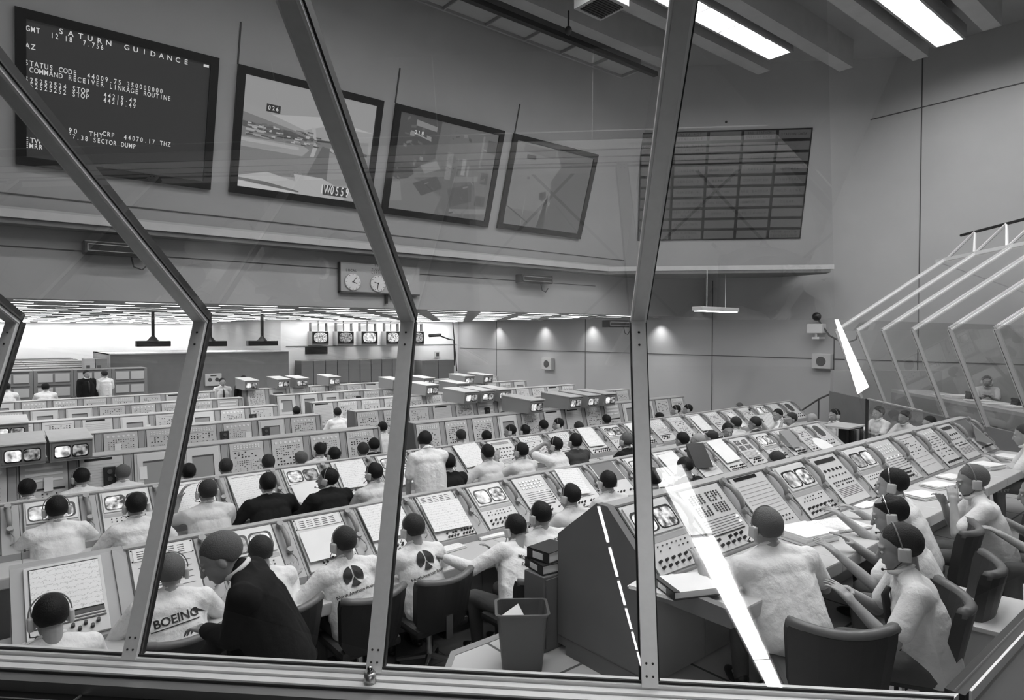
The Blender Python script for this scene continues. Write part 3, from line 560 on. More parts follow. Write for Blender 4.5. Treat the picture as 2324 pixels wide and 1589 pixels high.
# dark loudspeaker bars on the fascia
def bar_fix(x0, y0, x1, y1, label):
    p, q = onY(x0, y0, YC - .2), onY(x1, y1, YC - .2); w_ = (q.x - p.x) / 2; r = empty('wall_light_bar', ((p.x + q.x) / 2, YC, (p.z + q.z) / 2)); tag(r, label, 'light bar')
    b = MB(); b.box(-w_, w_, -.28, -.02, -.10, .10, .02); obj('bar_housing', b, M['dark'], r)
    b = MB(); b.box(-w_ + .05, w_ - .05, -.292, -.28, .04, .052); b.box(-w_ + .05, w_ - .05, -.292, -.28, -.06, -.05); b.box(-w_ + .05, -w_ + .062, -.292, -.28, -.06, .05); obj('edge_strip', b, M['body'], r)
    b = MB(); b.tube([(w_ - .25, -.1, -.10), (w_ - .22, -.12, -.26), (w_ - .1, -.12, -.30), (w_, -.1, -.2)], .012, 6); obj('cable_loop', b, M['cord'], r)
    b = MB(); b.box(-.1, .1, -.05, 0, -.05, .05); obj('bracket', b, M['dark'], r)
bar_fix(188, 545, 340, 585, 'long dark light bar on the fascia at left, under the text screen')
bar_fix(1180, 622, 1250, 645, 'short dark light bar on the fascia right of the clock board')
bar_fix(1377, 728, 1435, 742, 'dark light bar beneath the soffit beside the third mullion')
# hanging dark projectors before the white wall
for (x0, x1, y, top, lb) in ((308, 386, 780, 716, 'leftmost black bar fixture hanging on a single pole before the white wall'), (440, 513, 780, 722, 'black hanging bar fixture half hidden by the mullion, before the white wall'), (561, 628, 779, 722, 'right black bar fixture hanging on a pole before the white wall')):
    YY = 19.0; p, q, t = onY(x0, y, YY), onY(x1, y, YY), onY((x0 + x1) / 2, top, YY); c = (p + q) / 2; w_ = (q.x - p.x) / 2
    r = empty('hanging_light_bar', c); tag(r, lb, 'hanging fixture')
    b = MB(); b.box(-w_, w_, -.12, .12, -.075, .075, .02); obj('bar_housing', b, M['dark'], r)
    b = MB(); b.box(-.035, .035, -.035, .035, .07, ZS - c.z); obj('pole', b, M['dark'], r)
    b = MB(); b.tube([(0, 0, .06), (0, 0, .2)], [.16, .04], 8); obj('bracket', b, M['dark'], r)
# pendant lamp by two rods
p, q = onZ(1580, 712, E + .62), onZ(1667, 708, E + .62)
YY = 9.8; p, q = onY(1582, 709, YY), onY(1666, 705, YY); c = (p + q) / 2
r = empty('pendant_lamp', c); tag(r, 'white pendant lamp on two thin rods under the ledge end', 'pendant lamp'); w_ = (q - p).length / 2
b = MB(); b.box(-w_, w_, -.16, .16, .0, .11, .02); obj('lamp_body', b, M['frame'], r)
b = MB(); b.box(-w_ + .05, w_ - .05, -.13, .13, -.012, .0); obj('diffuser', b, M['pend'], r)
b = MB(); b.tube([(-w_ * .5, 0, .1), (-w_ * .5, 0, E + 1.68 - c.z)], .012, 6); b.tube([(w_ * .5, 0, .1), (w_ * .5, 0, E + 1.68 - c.z)], .012, 6); obj('rod', b, M['frame'], r)
# television monitors on the far wall
YT = 25.6
for i, (x0, x1) in enumerate(((708, 746), (766, 803), (820, 857), (876, 908), (934, 962))):
    p, q = onY(x0, 752, YT), onY(x1, 784, YT); c = (p + q) / 2; w_, h_ = (q.x - p.x) / 2, (p.z - q.z) / 2
    r = empty('wall_monitor', c); tag(r, ['leftmost', 'second', 'third', 'fourth', 'rightmost'][i] + ' television monitor in the row hung high on the far wall', 'monitor', 'monitors on the far wall')
    b = MB(); b.box(-w_, w_, 0, .5, -h_, h_, .02); obj('monitor_case', b, M['hoodd'], r)
    b = MB(); b.box(-w_ * .97, w_ * .97, -.02, .0, -h_ * .75, h_ * .97); obj('bezel', b, M['bezel'], r)
    b = MB(); b.ell((0, -.02, h_ * .12), (w_ * .78, .03, h_ * .68), nu=20, fn=lambda p: Vector((math.copysign(abs(p.x / (w_ * .78)) ** .6 * w_ * .78, p.x), p.y, math.copysign(abs(p.z / (h_ * .68)) ** .6 * h_ * .68, p.z)))); obj('picture_tube', b, M['scr'][i % 3], r, True)
    b = MB(); b.box(-.02, .02, .2, .24, h_, ZS - c.z); b.box(-w_, -w_ + .03, .1, .3, h_, h_ + .35); b.box(w_ - .03, w_, .1, .3, h_, h_ + .35); b.box(-w_, w_, .1, .3, h_ + .33, h_ + .36); obj('bracket', b, M['seam'], r)
p, q = onY(694, 788, 26.1), onY(744, 803, 26.1); b = MB(); b.box(p.x, q.x, 26.12, 26.19, q.z, p.z); tag(obj('dark_wall_panel', b, M['dark']), 'small black rectangular panel on the far wall below the leftmost monitor', 'panel')
for (x0, y0, x1, y1, lb, mm) in ((988, 798, 998, 811, 'small framed notice on the far wall beside the corner', 'frame'), (1000, 822, 1012, 836, 'small grey box on the far wall near the corner', 'body')):
    p, q = onY(x0, y0, 26.1), onY(x1, y1, 26.1); b = MB(); b.box(p.x, q.x, 26.1, 26.19, q.z, p.z); b.mi = 1; b.box(p.x + .05, q.x - .05, 26.09, 26.1, q.z + .05, p.z - .05); tag(obj('wall_box', b, [M[mm], M['line']]), lb, 'wall box')
# swing-arm camera near the corner
p = onY(985, 762, 24); r = empty('swing_arm_camera', p); tag(r, 'dark camera on a jointed arm by the far corner of the hall', 'camera')
b = MB(); b.tube([(-.25, 0, 0), (.35, 0, .03)], .07, 8); obj('camera_body', b, M['dark'], r)
b = MB(); b.tube([(.3, 0, 0), (.75, 0, -.15), (1.25, .3, -.2), (1.9, 1.2, -1.4)], .03, 6); b.tube([(1.8, 1.2, ZS - p.z - .02), (2.3, 1.6, -1.7)], .025, 6); obj('arm', b, M['dark'], r)
# side wall fittings
for (px, py, s_, lb) in ((1243, 826, .3, 'small pale loudspeaker box on the side wall behind the far consoles'), (1866, 820, .26, 'square loudspeaker box on the side wall below the camera')):
    c = onX(px, py, XR - .1); r = empty('wall_speaker', c); tag(r, lb, 'speaker'); b = MB(); b.box(-.08, .1, -s_, s_, -s_ * .8, s_ * .8, .02); obj('speaker_box', b, M['ledge'], r)
    b = MB(); b.T = Matrix.Rotation(R(-90), 4, 'Y'); b.cyl((0, 0, .075), s_ * .5, .02, 20); obj('speaker_cone', b, M['line'], r)
c = onX(1853, 745, XR - .3); r = empty('wall_camera', c); tag(r, 'white wall camera with black lens and drooping cable on the side wall', 'camera')
b = MB(); b.box(-.12, .12, -.22, .22, -.14, .12, .03); b.box(-.05, .3, -.1, .1, -.3, -.24); b.box(-.03, .03, -.03, .03, -.26, -.1); obj('camera_housing', b, M['frame'], r)
b = MB(); b.ell((0, 0, .32), (.12, .12, .12)); obj('lens_head', b, M['dark'], r, True)
b = MB(); b.tube([(0, -.05, .22), (0, -.35, -.2), (0, -.75, -.42), (0, -1.05, -.3), (0, -1.1, -.1)], .022, 6); obj('cable', b, M['cord'], r)
# handrail
r = empty('handrail', (17.4, 7.2, 0)); tag(r, 'thin metal stair handrail against the side wall', 'handrail')
hp_ = [onX(1887, 893, 17.6), onX(1858, 906, 17.4), onX(1813, 936, 17.2), onX(1808, 990, 17.2)]
b = MB(); b.tube([p - Vector(r.location) for p in hp_], .025, 6); b.tube([hp_[1] - Vector(r.location), Vector((hp_[1].x, hp_[1].y, .45)) - Vector(r.location)], .02, 6); b.tube([hp_[0] - Vector(r.location), Vector((hp_[0].x, hp_[0].y, .45)) - Vector(r.location)], .02, 6); obj('rail', b, M['line'], r)
# glass screen at the end of the raised floor
pA, pB = onX(1968, 905, 12.0), onX(1968, 975, 12.0)
r = empty('glass_partition', (pA.x, pA.y, pB.z)); tag(r, 'low glass partition with a dark edge post left of the opposite windows', 'partition'); hz = pA.z - pB.z
b = MB(); b.box(-.02, .02, -.02, .02, -.6, hz); obj('post', b, M['dark'], r)
b = MB(); b.add([(0, 0, -.5), (-1.3, -1.3, -.5), (-1.3, -1.3, hz), (0, 0, hz)], [(0, 1, 2, 3)]); obj('pane', b, M['glass'], r)
b = MB(); b.tube([(0, 0, hz), (-1.3, -1.3, hz)], .015, 6); obj('top_rail', b, M['body'], r)
# partition block, cabinets and racks at the back
p, q = onY(250, 804, 25), onY(655, 800, 25); r = empty('partition_block', (p.x, 25, -.2)); tag(r, 'large plain grey partition block standing at the back of the hall', 'partition')
wx = q.x - p.x; hz = (p.z + q.z) / 2 + .2
b = MB(); b.box(0, wx, 0, 4, 0, hz); obj('panel_wall', b, M['part'], r); b = MB(); b.box(-.04, 0, -.02, 4, 0, hz + .03); b.box(-.04, wx, -.03, 4.02, hz, hz + .03); obj('edge_trim', b, M['ledge'], r)
p = onY(485, 862, 24.9) ; b = MB(); b.box(-.28, .28, -.08, 0, -.22, .22, .01); r2 = empty('wall_phone_panel', (p.x, 25, p.z)); tag(r2, 'pale square panel with two round dials on the grey partition', 'panel'); obj('panel', b, M['panel'], r2); b = MB()
for dx in (-.12, .12): b.ell((dx, -.085, 0), (.07, .01, .07), nu=16, nv=6)
b.box(-.1, .1, -.09, -.08, .13, .16); obj('dial', b, M['line'], r2)
YB = 25.4
cabm = MB(); cabm.box(0, .49, 0, .7, 0, 1.86, .01); cm = cabm.mesh('cabinet_body', M['cab'])
cg = MB()
for k in range(14): cg.box(.07, .42, -.008, 0, .25 + k * .05, .265 + k * .05)
cgm = cg.mesh('louvre', M['seam'])
x = onY(684, 830, YB).x; xe = onY(915, 830, YB).x; i = 0
while x < xe:
    r = empty('equipment_cabinet', (x, YB, -.2)); tag(r, 'grey equipment cabinet, %s from the left in the row before the monitors' % ORD[i], 'cabinet', 'equipment cabinets below the far monitors'); link('cabinet_body', cm, r); link('louvre', cgm, r); x += .515; i += 1
x = onY(958, 830, YB).x
for k in range(2): r = empty('equipment_cabinet', (x + .9 * k, YB, -.2)); tag(r, 'grey equipment cabinet right of the middle mullion, %s from the left' % ORD[k], 'cabinet', 'equipment cabinets near the far corner'); o = link('cabinet_body', cm, r); o.scale = (1.75, 1, .93); o = link('louvre', cgm, r); o.scale = (1.75, 1, .9)
# tall cabinets left of the partition
for k, (x0, x1) in enumerate(((192, 215), (217, 243))):
    p, q = onY(x0, 815, 24.2), onY(x1, 815, 24.2); r = empty('tall_cabinet', (p.x, 24.2, -.2)); tag(r, ['tall pale cabinet behind the man in the dark striped jacket', 'tall grey cabinet beside the left end of the partition'][k], 'cabinet'); b = MB(); b.box(0, q.x - p.x, 0, .8, 0, p.z + .2); obj('cabinet_body', b, M['rackw'] if k == 0 else M['rack'], r); b = MB(); b.box(.04, .14, -.01, 0, .3, p.z); obj('door_seam', b, M['seam'], r)
# racks with pale inserts
rk = MB(); rk.box(0, .98, 0, 1.0, 0, 1.86, .01); rkm = rk.mesh('rack_body', M['rack'])
ri = MB()
for u in (0, 1):
    for v in range(4): ri.box(.10 + u * .42, .46 + u * .42, -.02, 0, .25 + v * .42, .50 + v * .42)
rim = ri.mesh('rack_insert', M['rackw']); rt = MB()
for v in range(4): rt.box(.08, .9, -.012, 0, .55 + v * .42, .58 + v * .42)
rtm = rt.mesh('rack_slot', M['seam'])
for row in range(7):
    y = 23.6 + row * 1.9
    for k in range(5):
        x = -.9 + k * .99 - (0 if row < 4 else -.0)
        if row and k > 3: continue
        r = empty('equipment_rack', (x, y, -.2)); 
        tag(r, 'wide grey rack of pale drawers, %s from the left in the %s rack row' % (ORD[k], ['front', 'second', 'third', 'fourth', 'fifth', 'sixth', 'last'][row]), 'rack', 'racks at the far left'); link('rack_body', rkm, r)
        if row == 0: link('rack_insert', rim, r); link('rack_slot', rtm, r)
# ================================================================ consoles
def slope_T(yb, zb, yt, zt):
    u = Vector((0, yt - yb, zt - zb)); L = u.length; u.normalize(); n = Vector((1, 0, 0)).cross(u); return frame_T((0, yb, zb), (1, 0, 0), u, n), L
def rrect(b, x0, x1, y0, y1, z0, z1, r=.25, n=5):  # rounded slab in slope coords
    w, h = (x1 - x0) / 2, (y1 - y0) / 2; cx, cy = (x0 + x1) / 2, (y0 + y1) / 2; rr = min(w, h) * r * 2; P = []
    for sx, sy, a0 in ((1, 1, 0), (-1, 1, 90), (-1, -1, 180), (1, -1, 270)):
        for k in range(n + 1): a = R(a0 + 90 * k / n); P.append((cx + sx * (w - rr) + rr * math.cos(a), cy + sy * (h - rr) + rr * math.sin(a)))
    b.hprism(P, z0, z1)
MESH = {}
def cached(key, fn):
    if key not in MESH: MESH[key] = fn()
    return MESH[key]
# desk consoles: origin at (left end, back bottom); +y is the back, so the desk reaches to negative y
def prof(kind):
    if kind == 'low': return dict(yt=-.07, yb=-.52, zt=1.15, zb=.80, dz=.74, df=-1.00, back=0)
    if kind == 'rais': return dict(yt=-.05, yb=-.43, zt=1.14, zb=.76, dz=.74, df=-.98, back=.38)
    return dict(yt=-.30, yb=-.43, zt=1.35, zb=.82, dz=.76, df=-.92, back=0)
def body_mesh(pk, w):
    def f():
        p = prof(pk); b = MB()
        if pk == 'rais': b.prism([(p['yb'], p['dz'] - .06), (p['yb'], p['zb'] - .004), (p['yt'], p['zt'] - .004), (0.04, p['zt'] - .004), (.40, .84), (.40, .10), (.30, .10), (.30, .02), (p['yb'] + .1, .02), (p['yb'] + .1, p['dz'] - .06)], 0, w - .004)
        else: b.prism([(p['yb'], p['dz'] - .06), (p['yb'], p['zb'] - .004), (p['yt'], p['zt'] - .004), (0, p['zt'] - .004), (0, .02), (p['yb'] + .1, .02), (p['yb'] + .1, p['dz'] - .06)], 0, w - .004)
        return b.mesh('console_body', M['body'])
    return cached(('body', pk, w), f)
def desk_mesh(pk, w):
    def f():
        p = prof(pk); b = MB(); b.box(0, w, p['df'], p['yb'], p['dz'] - .095, p['dz'], .012); return b.mesh('desk_top', M['desk'])
    return cached(('desk', pk, w), f)
def cap_mesh(pk, w):
    def f():
        p = prof(pk); b = MB(); b.box(0, w, p['yt'] - .012, .0 if pk != 'rais' else .04, p['zt'] - .004, p['zt'] + .010); return b.mesh('top_strip', M['bodytop'])
    return cached(('cap', pk, w), f)
def plate(b, L, pw, v0=.0, v1=1.0, x0=.02): b.box(x0, x0 + pw, L * v0 + .01, L * v1 - .015, 0, .008)
def parts_for(kind, pk, pw, seed):
    """list of (name, mesh) in console coordinates; pw panel width"""
    def f():
        rnd = random.Random(seed); p = prof(pk); T, L = slope_T(p['yb'], p['zb'], p['yt'], p['zt']); out = []; x0 = .03
        def new(): b = MB(); b.T = T; return b
        b = new(); b.box(x0, x0 + pw, .012, L - .02, 0, .010, .003); base = 'panel'
        if kind in ('paper', 'blankp'): base = 'panel2'
        out.append(('panel_plate', b.mesh('panel_plate', M[base])))
        b = new(); b.box(x0 - .012, x0, .0, L - .01, 0, .006); b.box(x0 + pw, x0 + pw + .012, 0, L - .01, 0, .006); out.append(('panel_seam', b.mesh('panel_seam', M['seam'])))
        def knobs(v, n, r=.012, rows=1, xa=.06, xb=None):
            xb = xb if xb is not None else pw - .03
            for j in range(rows):
                for i in range(n):
                    if rnd.random() < .12: continue
                    k = MB(); k.T = T; x = x0 + xa + (xb - xa) * i / max(1, n - 1); k.tube([(x, v - j * .042, .01), (x, v - j * .042, .034)], [r, r * .8], 8); out.append(('control_knob', k.mesh('control_knob', M['knob'])))
        def dots(v0, v1, nx, ny, s, m, xa=.05, xb=None, fill=.85, nm='button_field', zz=.018):
            if pk == 'up' and m != 'glow': s *= 1.35; m = 'dark' if (m == 'line' and seed % 2) else m
            xb = xb if xb is not None else pw - .05; b = new()
            for i in range(nx):
                for j in range(ny):
                    if rnd.random() > fill: continue
                    x = x0 + xa + (xb - xa) * (i + .5) / nx; v = v0 + (v1 - v0) * (j + .5) / ny; b.box(x - s, x + s, v - s * .8, v + s * .8, .008, zz)
            if b.v: out.append((nm, b.mesh(nm, M[m])))
        def lines(v0, v1, n, xa=.04, xb=None, m='line', th=.003):
            xb = xb if xb is not None else pw - .04; b = new()
            for i in range(n): v = v0 + (v1 - v0) * i / max(1, n - 1); b.box(x0 + xa, x0 + xb, v - th / 2, v + th / 2, .009, .0125)
            out.append(('engraved_lines', b.mesh('engraved_lines', M[m])))
        if kind in ('tv', 'tvp'):
            b = new(); va, vb = L * .50, L * .93; b.box(x0 + .015, x0 + pw - .015, va, vb, .008, .024, .004); out.append(('monitor_surround', b.mesh('monitor_surround', M['frame'])))
            hw = (pw - .07) / 2
            for q in range(2):
                xa = x0 + .03 + q * (hw + .01); b = new(); rrect(b, xa, xa + hw, va + .02, vb - .045, .020, .027, .22); out.append(('monitor_bezel', b.mesh('monitor_bezel', M['bezel'])))
                b = new(); rrect(b, xa + .008, xa + hw - .018, va + .026, vb - .062, .026, .030, .30); out.append(('monitor_screen', b.mesh('monitor_screen', M['scr'][(seed + q) % 3])))
            dots(vb - .022, vb - .008, 14, 1, .006, 'line', fill=1)
            b = new(); b.box(x0 + .01, x0 + pw - .01, L * .40, L * .47, .008, .012); out.append(('grey_strip', b.mesh('grey_strip', M['body'])))
            dots(L * .26, L * .38, 8, 2, .005, 'line'); knobs(L * .17, 7, .011, 2)
        elif kind == 'label':
            b = new(); b.box(x0 + .02, x0 + pw - .02, L * .76, L * .95, .008, .016); out.append(('label_strip', b.mesh('label_strip', M['panel2'])))
            b = new()
            for q in range(5):
                xa = x0 + .045 + q * (pw - .09) / 5
                for j in range(4): b.box(xa, xa + .045, L * (.79 + .035 * j), L * (.80 + .035 * j), .016, .018)
            out.append(('engraved_lines', b.mesh('engraved_lines', M['line']))); b = new()
            for q in (0, 1):
                for v in (.77, .94): b.ell((x0 + .012 + q * (pw - .024), L * v, .012), (.006, .006, .006), nu=8, nv=5)
            out.append(('screw_heads', b.mesh('screw_heads', M['dark']))); knobs(L * .13, 9, .011, 2, xa=pw * .3); lines(L * .30, L * .66, 5)
        elif kind == 'paper': lines(L * .24, L * .9, 2); knobs(L * .12, 8, .012, 2)
        elif kind == 'buttons':
            dots(L * .66, L * .88, 7, 3, .013, 'lite'); lines(L * .34, L * .58, 6); dots(L * .55, L * .60, 4, 1, .007, 'glow', fill=.5)
            b = new(); b.box(x0 + .03, x0 + pw - .06, L * .255, L * .275, .008, .016); out.append(('black_rule', b.mesh('black_rule', M['dark']))); dots(L * .3, L * .55, 1, 4, .008, 'knob', xa=pw - .05, xb=pw - .01, fill=1); knobs(L * .19, 5, .012, 2, xb=pw * .6)
        elif kind == 'matrix':
            for q in range(2):
                for j in range(2):
                    if q == 0 and j == 0: pass
                    dots(L * (.52 + .19 * j), L * (.68 + .19 * j), 5, 5, .0065, 'line', xa=.04 + q * (pw - .06) / 2, xb=(pw - .06) / 2 + q * (pw - .06) / 2, fill=.95)
            lines(L * .28, L * .46, 6); dots(L * .3, L * .46, 1, 2, .009, 'glow', xa=pw - .07, xb=pw - .03, fill=1); b = new(); b.box(x0 + .03, x0 + pw - .05, L * .235, L * .25, .008, .016); out.append(('black_rule', b.mesh('black_rule', M['dark']))); knobs(L * .18, 5, .013, 2, xb=pw * .7)
        elif kind == 'slot':
            b = new(); b.box(x0 + .05, x0 + pw - .06, L * .82, L * .90, .008, .014); out.append(('display_window', b.mesh('display_window', M['slot'])))
            dots(L * .60, L * .74, 5, 1, .015, 'dark', fill=1); dots(L * .52, L * .58, 6, 1, .009, 'line', fill=1); dots(L * .34, L * .46, 9, 2, .008, 'line'); lines(L * .16, L * .3, 6)
        elif kind == 'scope':
            b = new(); rrect(b, x0 + .04, x0 + pw - .14, L * .38, L * .92, .010, .022, .45); out.append(('scope_bezel', b.mesh('scope_bezel', M['frame']))); b = new(); rrect(b, x0 + .055, x0 + pw - .155, L * .42, L * .88, .022, .026, .45); out.append(('scope_screen', b.mesh('scope_screen', M['line'])))
            dots(L * .2, L * .32, 4, 1, .013, 'dark', fill=1); knobs(L * .13, 5)
        elif kind == 'blank':
            b = new(); b.box(x0 + .02, x0 + pw - .02, L * .45, L * .96, .008, .012); out.append(('grey_cover', b.mesh('grey_cover', M['bodyd']))); knobs(L * .15, 7)
        elif kind == 'dials':
            b = new()
            for i in range(6): 
                x = x0 + .06 + (pw - .12) * i / 5; b.tube([(x, L * .86, .008), (x, L * .86, .016)], .020, 12)
            out.append(('meter_row', b.mesh('meter_row', M['lite']))); dots(L * .48, L * .78, 11, 5, .005, 'line', fill=.6); dots(L * .22, L * .46, 8, 3, .008, 'line', fill=.6); knobs(L * .10, 8, .013)
        elif kind == 'switches':
            dots(L * .80, L * .92, 9, 2, .009, 'lite', fill=.9); dots(L * .55, L * .74, 8, 3, .007, 'dark', fill=.5); lines(L * .76, L * .78, 1); dots(L * .14, L * .50, 12, 7, .0045, 'line', fill=.6); knobs(L * .08, 4, .015)
        elif kind == 'recorder':
            b = new(); b.box(x0 + .03, x0 + pw - .03, L * .08, L * .94, .010, .022, .004); out.append(('recorder_door', b.mesh('recorder_door', M['panel2']))); b = new(); b.box(x0 + .10, x0 + pw - .10, L * .2, L * .76, .022, .026); out.append(('recorder_window', b.mesh('recorder_window', M['hoodd']))); b = new(); b.box(x0 + .10, x0 + pw - .10, L * .72, L * .76, .026, .029); b.box(x0 + pw - .11, x0 + pw - .10, L * .2, L * .76, .026, .029); out.append(('window_edge', b.mesh('window_edge', M['line'])))
        elif kind == 'grid':
            dots(L * .52, L * .92, 10, 3, .014, 'lite', fill=.97); b = new(); b.box(x0 + .03, x0 + pw - .03, L * .36, L * .40, .01, .02); out.append(('black_rule', b.mesh('black_rule', M['dark']))); dots(L * .1, L * .3, 8, 3, .006, 'line')
        elif kind == 'plain':
            lines(L * .88, L * .90, 1); dots(L * .45, L * .85, 9, 6, .006, 'line', fill=.45); lines(L * .2, L * .4, 3, m='body')
        elif kind == 'window':
            b = new(); b.box(x0 + .05, x0 + pw - .12, L * .9, L * .955, .008, .014); out.append(('display_window', b.mesh('display_window', M['slot']))); lines(L * .3, L * .8, 9, m='body'); dots(L * .1, L * .24, 8, 2, .007, 'line')
        return out
    return cached(('parts', kind, pk, pw, seed), f)
KD = dict(tv='twin television screens', label='a strip of small engraved labels', paper='a broad blank writing panel', buttons='rows of square lamps and ruled lines', matrix='square button matrices', slot='a black slot display', scope='a rounded scope screen', blank='a plain dark cover plate', dials='a row of white round meters', switches='rows of white lamps and switches', recorder='a square recorder window', grid='a grid of white buttons', plain='a sparse pale panel', window='a thin black window')
def console(pk, kind, x, y, z, w, label, group, seed=0, pw=None):
    pw = pw or (w - .18 if pk != 'up' else w - .13)
    r = empty('control_console', (x, y, z)); tag(r, label, 'console', group)
    link('console_body', body_mesh(pk, w), r); link('top_strip', cap_mesh(pk, w), r); link('desk_top', desk_mesh(pk, w), r)
    for nm, me in parts_for(kind, pk, pw, seed): link(nm, me, r)
    return r
# telephone handset lying in the strip between two panels
def handset_meshes(L):
    g = MB(); pts = [(0, .02, .018), (0, L * .25, .052), (0, L * .5, .060), (0, L * .75, .052), (0, L * .96, .018)]; g.tube(pts, [.017, .022, .024, .022, .017], 8)
    e = MB(); e.tube([(0, L, .010), (0, L, .045)], [.030, .028], 12); m = MB(); m.tube([(0, 0, .010), (0, 0, .042)], [.028, .026], 12)
    c = MB(); c.tube([(0, -.02, .02), (.01, -.06, .03), (.025, -.10, .03), (.02, -.15, .02), (-.01, -.17, .012)], .006, 6)
    return g.mesh('handset_grip', M['phone'], True), e.mesh('earpiece', M['phone'], False), m.mesh('mouthpiece', M['phone'], False), c.mesh('handset_cord', M['phone'], True)
def handset(pk, x, y, z, label, group):
    p = prof(pk); T, L = slope_T(p['yb'], p['zb'], p['yt'], p['zt']); hl = .27
    ms = cached(('hs', pk), lambda: handset_meshes(hl)); r = empty('telephone_handset'); tag(r, label, 'telephone handset', group)
    r.matrix_world = Matrix.Translation((x, y, z)) @ T @ Matrix.Translation((0, L * .44, .004)) @ Matrix.Rotation(R(2), 4, 'Z')
    for nm, me in zip(('handset_grip', 'earpiece', 'mouthpiece', 'handset_cord'), ms): link(nm, me, r)
def sheet(pk, x, y, z, w_, h_, u, v, label, group=None, m='plot', rot=0, th=.004):
    p = prof(pk); T, L = slope_T(p['yb'], p['zb'], p['yt'], p['zt']); r = MB(); r.box(-w_ / 2, w_ / 2, -h_ / 2, h_ / 2, 0, th)
    o = obj('paper_sheet', r, M[m]); o.matrix_world = Matrix.Translation((x, y, z)) @ T @ Matrix.Translation((u, L * v, .036)) @ Matrix.Rotation(R(rot), 4, 'Z'); tag(o, label, 'paper', group); return o
YA, YB_, YC_, ROWU = 5.55, 2.95, 7.70, [('third', 10.2), ('fourth', 12.5), ('fifth', 14.7), ('sixth', 17.0), ('seventh', 19.3)]
# row A: first low row
xa0, pa = .765, .61
KA = ['label', 'tv', 'label', 'paper', 'label', 'tv', 'buttons', 'paper', 'blank', 'tv', 'paper', 'slot', 'paper', 'matrix', 'tv', 'label', 'switches', 'scope']
for i, k in enumerate(KA):
    console('low', k, xa0 + pa * i, YA, 0, pa, 'low console with %s, %s from left in front row' % (KD[k], ORD[i + 1]), 'consoles of the front row', i)
    if i != 17: handset('low', xa0 + pa * (i + 1) - .075, YA, 0, 'grey handset on the %s console from the left in the front row' % ORD[i + 1], 'handsets of the front row')
for i, (u, v, ww, hh, rot, m) in {2: (.24, .42, .40, .30, 1, 'paper'), 3: (.23, .60, .42, .38, 0, 'plot'), 4: (.24, .46, .42, .34, -2, 'plot'), 7: (.20, .62, .32, .38, -6, 'plot'), 10: (.24, .55, .36, .36, 4, 'paper'), 12: (.24, .62, .38, .42, 3, 'paper'), 9: (.26, .24, .30, .26, -3, 'paper'), 15: (.2, .5, .16, .4, 2, 'paper')}.items():
    sheet('low', xa0 + pa * i, YA, 0, ww, hh, u, v, 'white paper sheet covering the %s console from the left in the front row' % ORD[i + 1], 'sheets on the front row', m, rot)
# big plotter console at the left end of row A
r = empty('plotter_console', (.0, YA, 0)); tag(r, 'tall grey plotter console with a wide pen chart, at the bottom left corner', 'console')
X0, X1 = .10, .765; PT, PL = slope_T(-.62, .78, -.10, 1.17)
b = MB(); b.prism([(-.62, .68), (-.62, .775), (-.10, 1.165), (0, 1.165), (0, .02), (-.5, .02), (-.5, .68)], X0, X1 - .004); obj('console_body', b, M['body'], r)
b = MB(); b.box(X0, X1, -1.06, -.62, .69, .74, .008); obj('desk_top', b, M['desk'], r)
b = MB(); b.T = PT; b.box(X0 + .07, X1 - .15, .02, PL - .03, 0, .018, .004); obj('panel_plate', b, M['panel'], r)
b = MB(); b.T = PT; b.box(X0 + .095, X1 - .17, PL * .27, PL - .055, .018, .022); obj('chart_window_edge', b, M['dark'], r)
b = MB(); b.box(-.19, .19, -.13, .13, 0, .006); o = obj('chart_paper', b, M['plot'], r); o.matrix_local = PT @ Matrix.Translation(((X0 + X1) / 2 - .035, PL * .61, .0235)) @ Matrix.Diagonal((1.03, 1.42, 1, 1))
b = MB(); b.T = PT; b.box(X0 + .09, X1 - .165, PL * .20, PL * .215, .018, .024); b.box(X0 + .09, X1 - .165, PL * .235, PL * .25, .018, .022); obj('chart_rail', b, M['line'], r)
for i in range(10):
    b = MB(); b.T = PT; x = X0 + .12 + (i % 5) * .035 + (.19 if i >= 5 else 0); v = PL * (.10 + .05 * (i % 2)); b.tube([(x, v, .018), (x, v, .045)], [.013, .011], 10); obj('control_knob', b, M['knob'], r)
b = MB(); b.T = PT; b.box(X1 - .082, X1 - .078, 0, PL, 0, .006); obj('panel_seam', b, M['seam'], r)
# row C: second low row
KC = ['tv', 'tv', 'tv', 'paper', 'paper', 'tv', 'paper', 'tv', 'label', 'paper', 'slot', 'switches', 'buttons', 'paper', 'tv', 'paper', 'buttons', 'switches', 'paper', 'dials', 'plain', 'switches', 'tv', 'buttons', 'scope']
for i, k in enumerate(KC):
    x = .22 - .61 + .61 * i; lb = 'in the second row'
    console('low', k, x, YC_, 0, .61, 'low console with %s, %s from left in second row' % (KD[k], ORD[i]), 'consoles of the second row', i + 40)
    if i not in (8,): handset('low', x + .61 - .075, YC_, 0, 'grey handset on the %s console from the left in the second row' % ORD[i], 'handsets of the second row')
for i, (u, v, ww, hh, rot) in {3: (.23, .5, .38, .38, 0), 4: (.23, .48, .40, .40, 2), 5: (.24, .24, .36, .28, 4), 6: (.24, .52, .36, .42, -3), 7: (.28, .22, .3, .22, 6), 9: (.22, .58, .40, .42, 2), 13: (.22, .6, .34, .42, -3), 15: (.22, .55, .36, .40, 3), 18: (.24, .5, .34, .4, 0), 20: (.2, .4, .2, .4, 9)}.items():
    sheet('low', .22 - .61 + .61 * i, YC_, 0, ww, hh, u, v, 'white paper sheet over the %s console from the left in the second row' % ORD[i], 'sheets on the second row', 'paper' if i in (5, 7) else 'plot', rot)
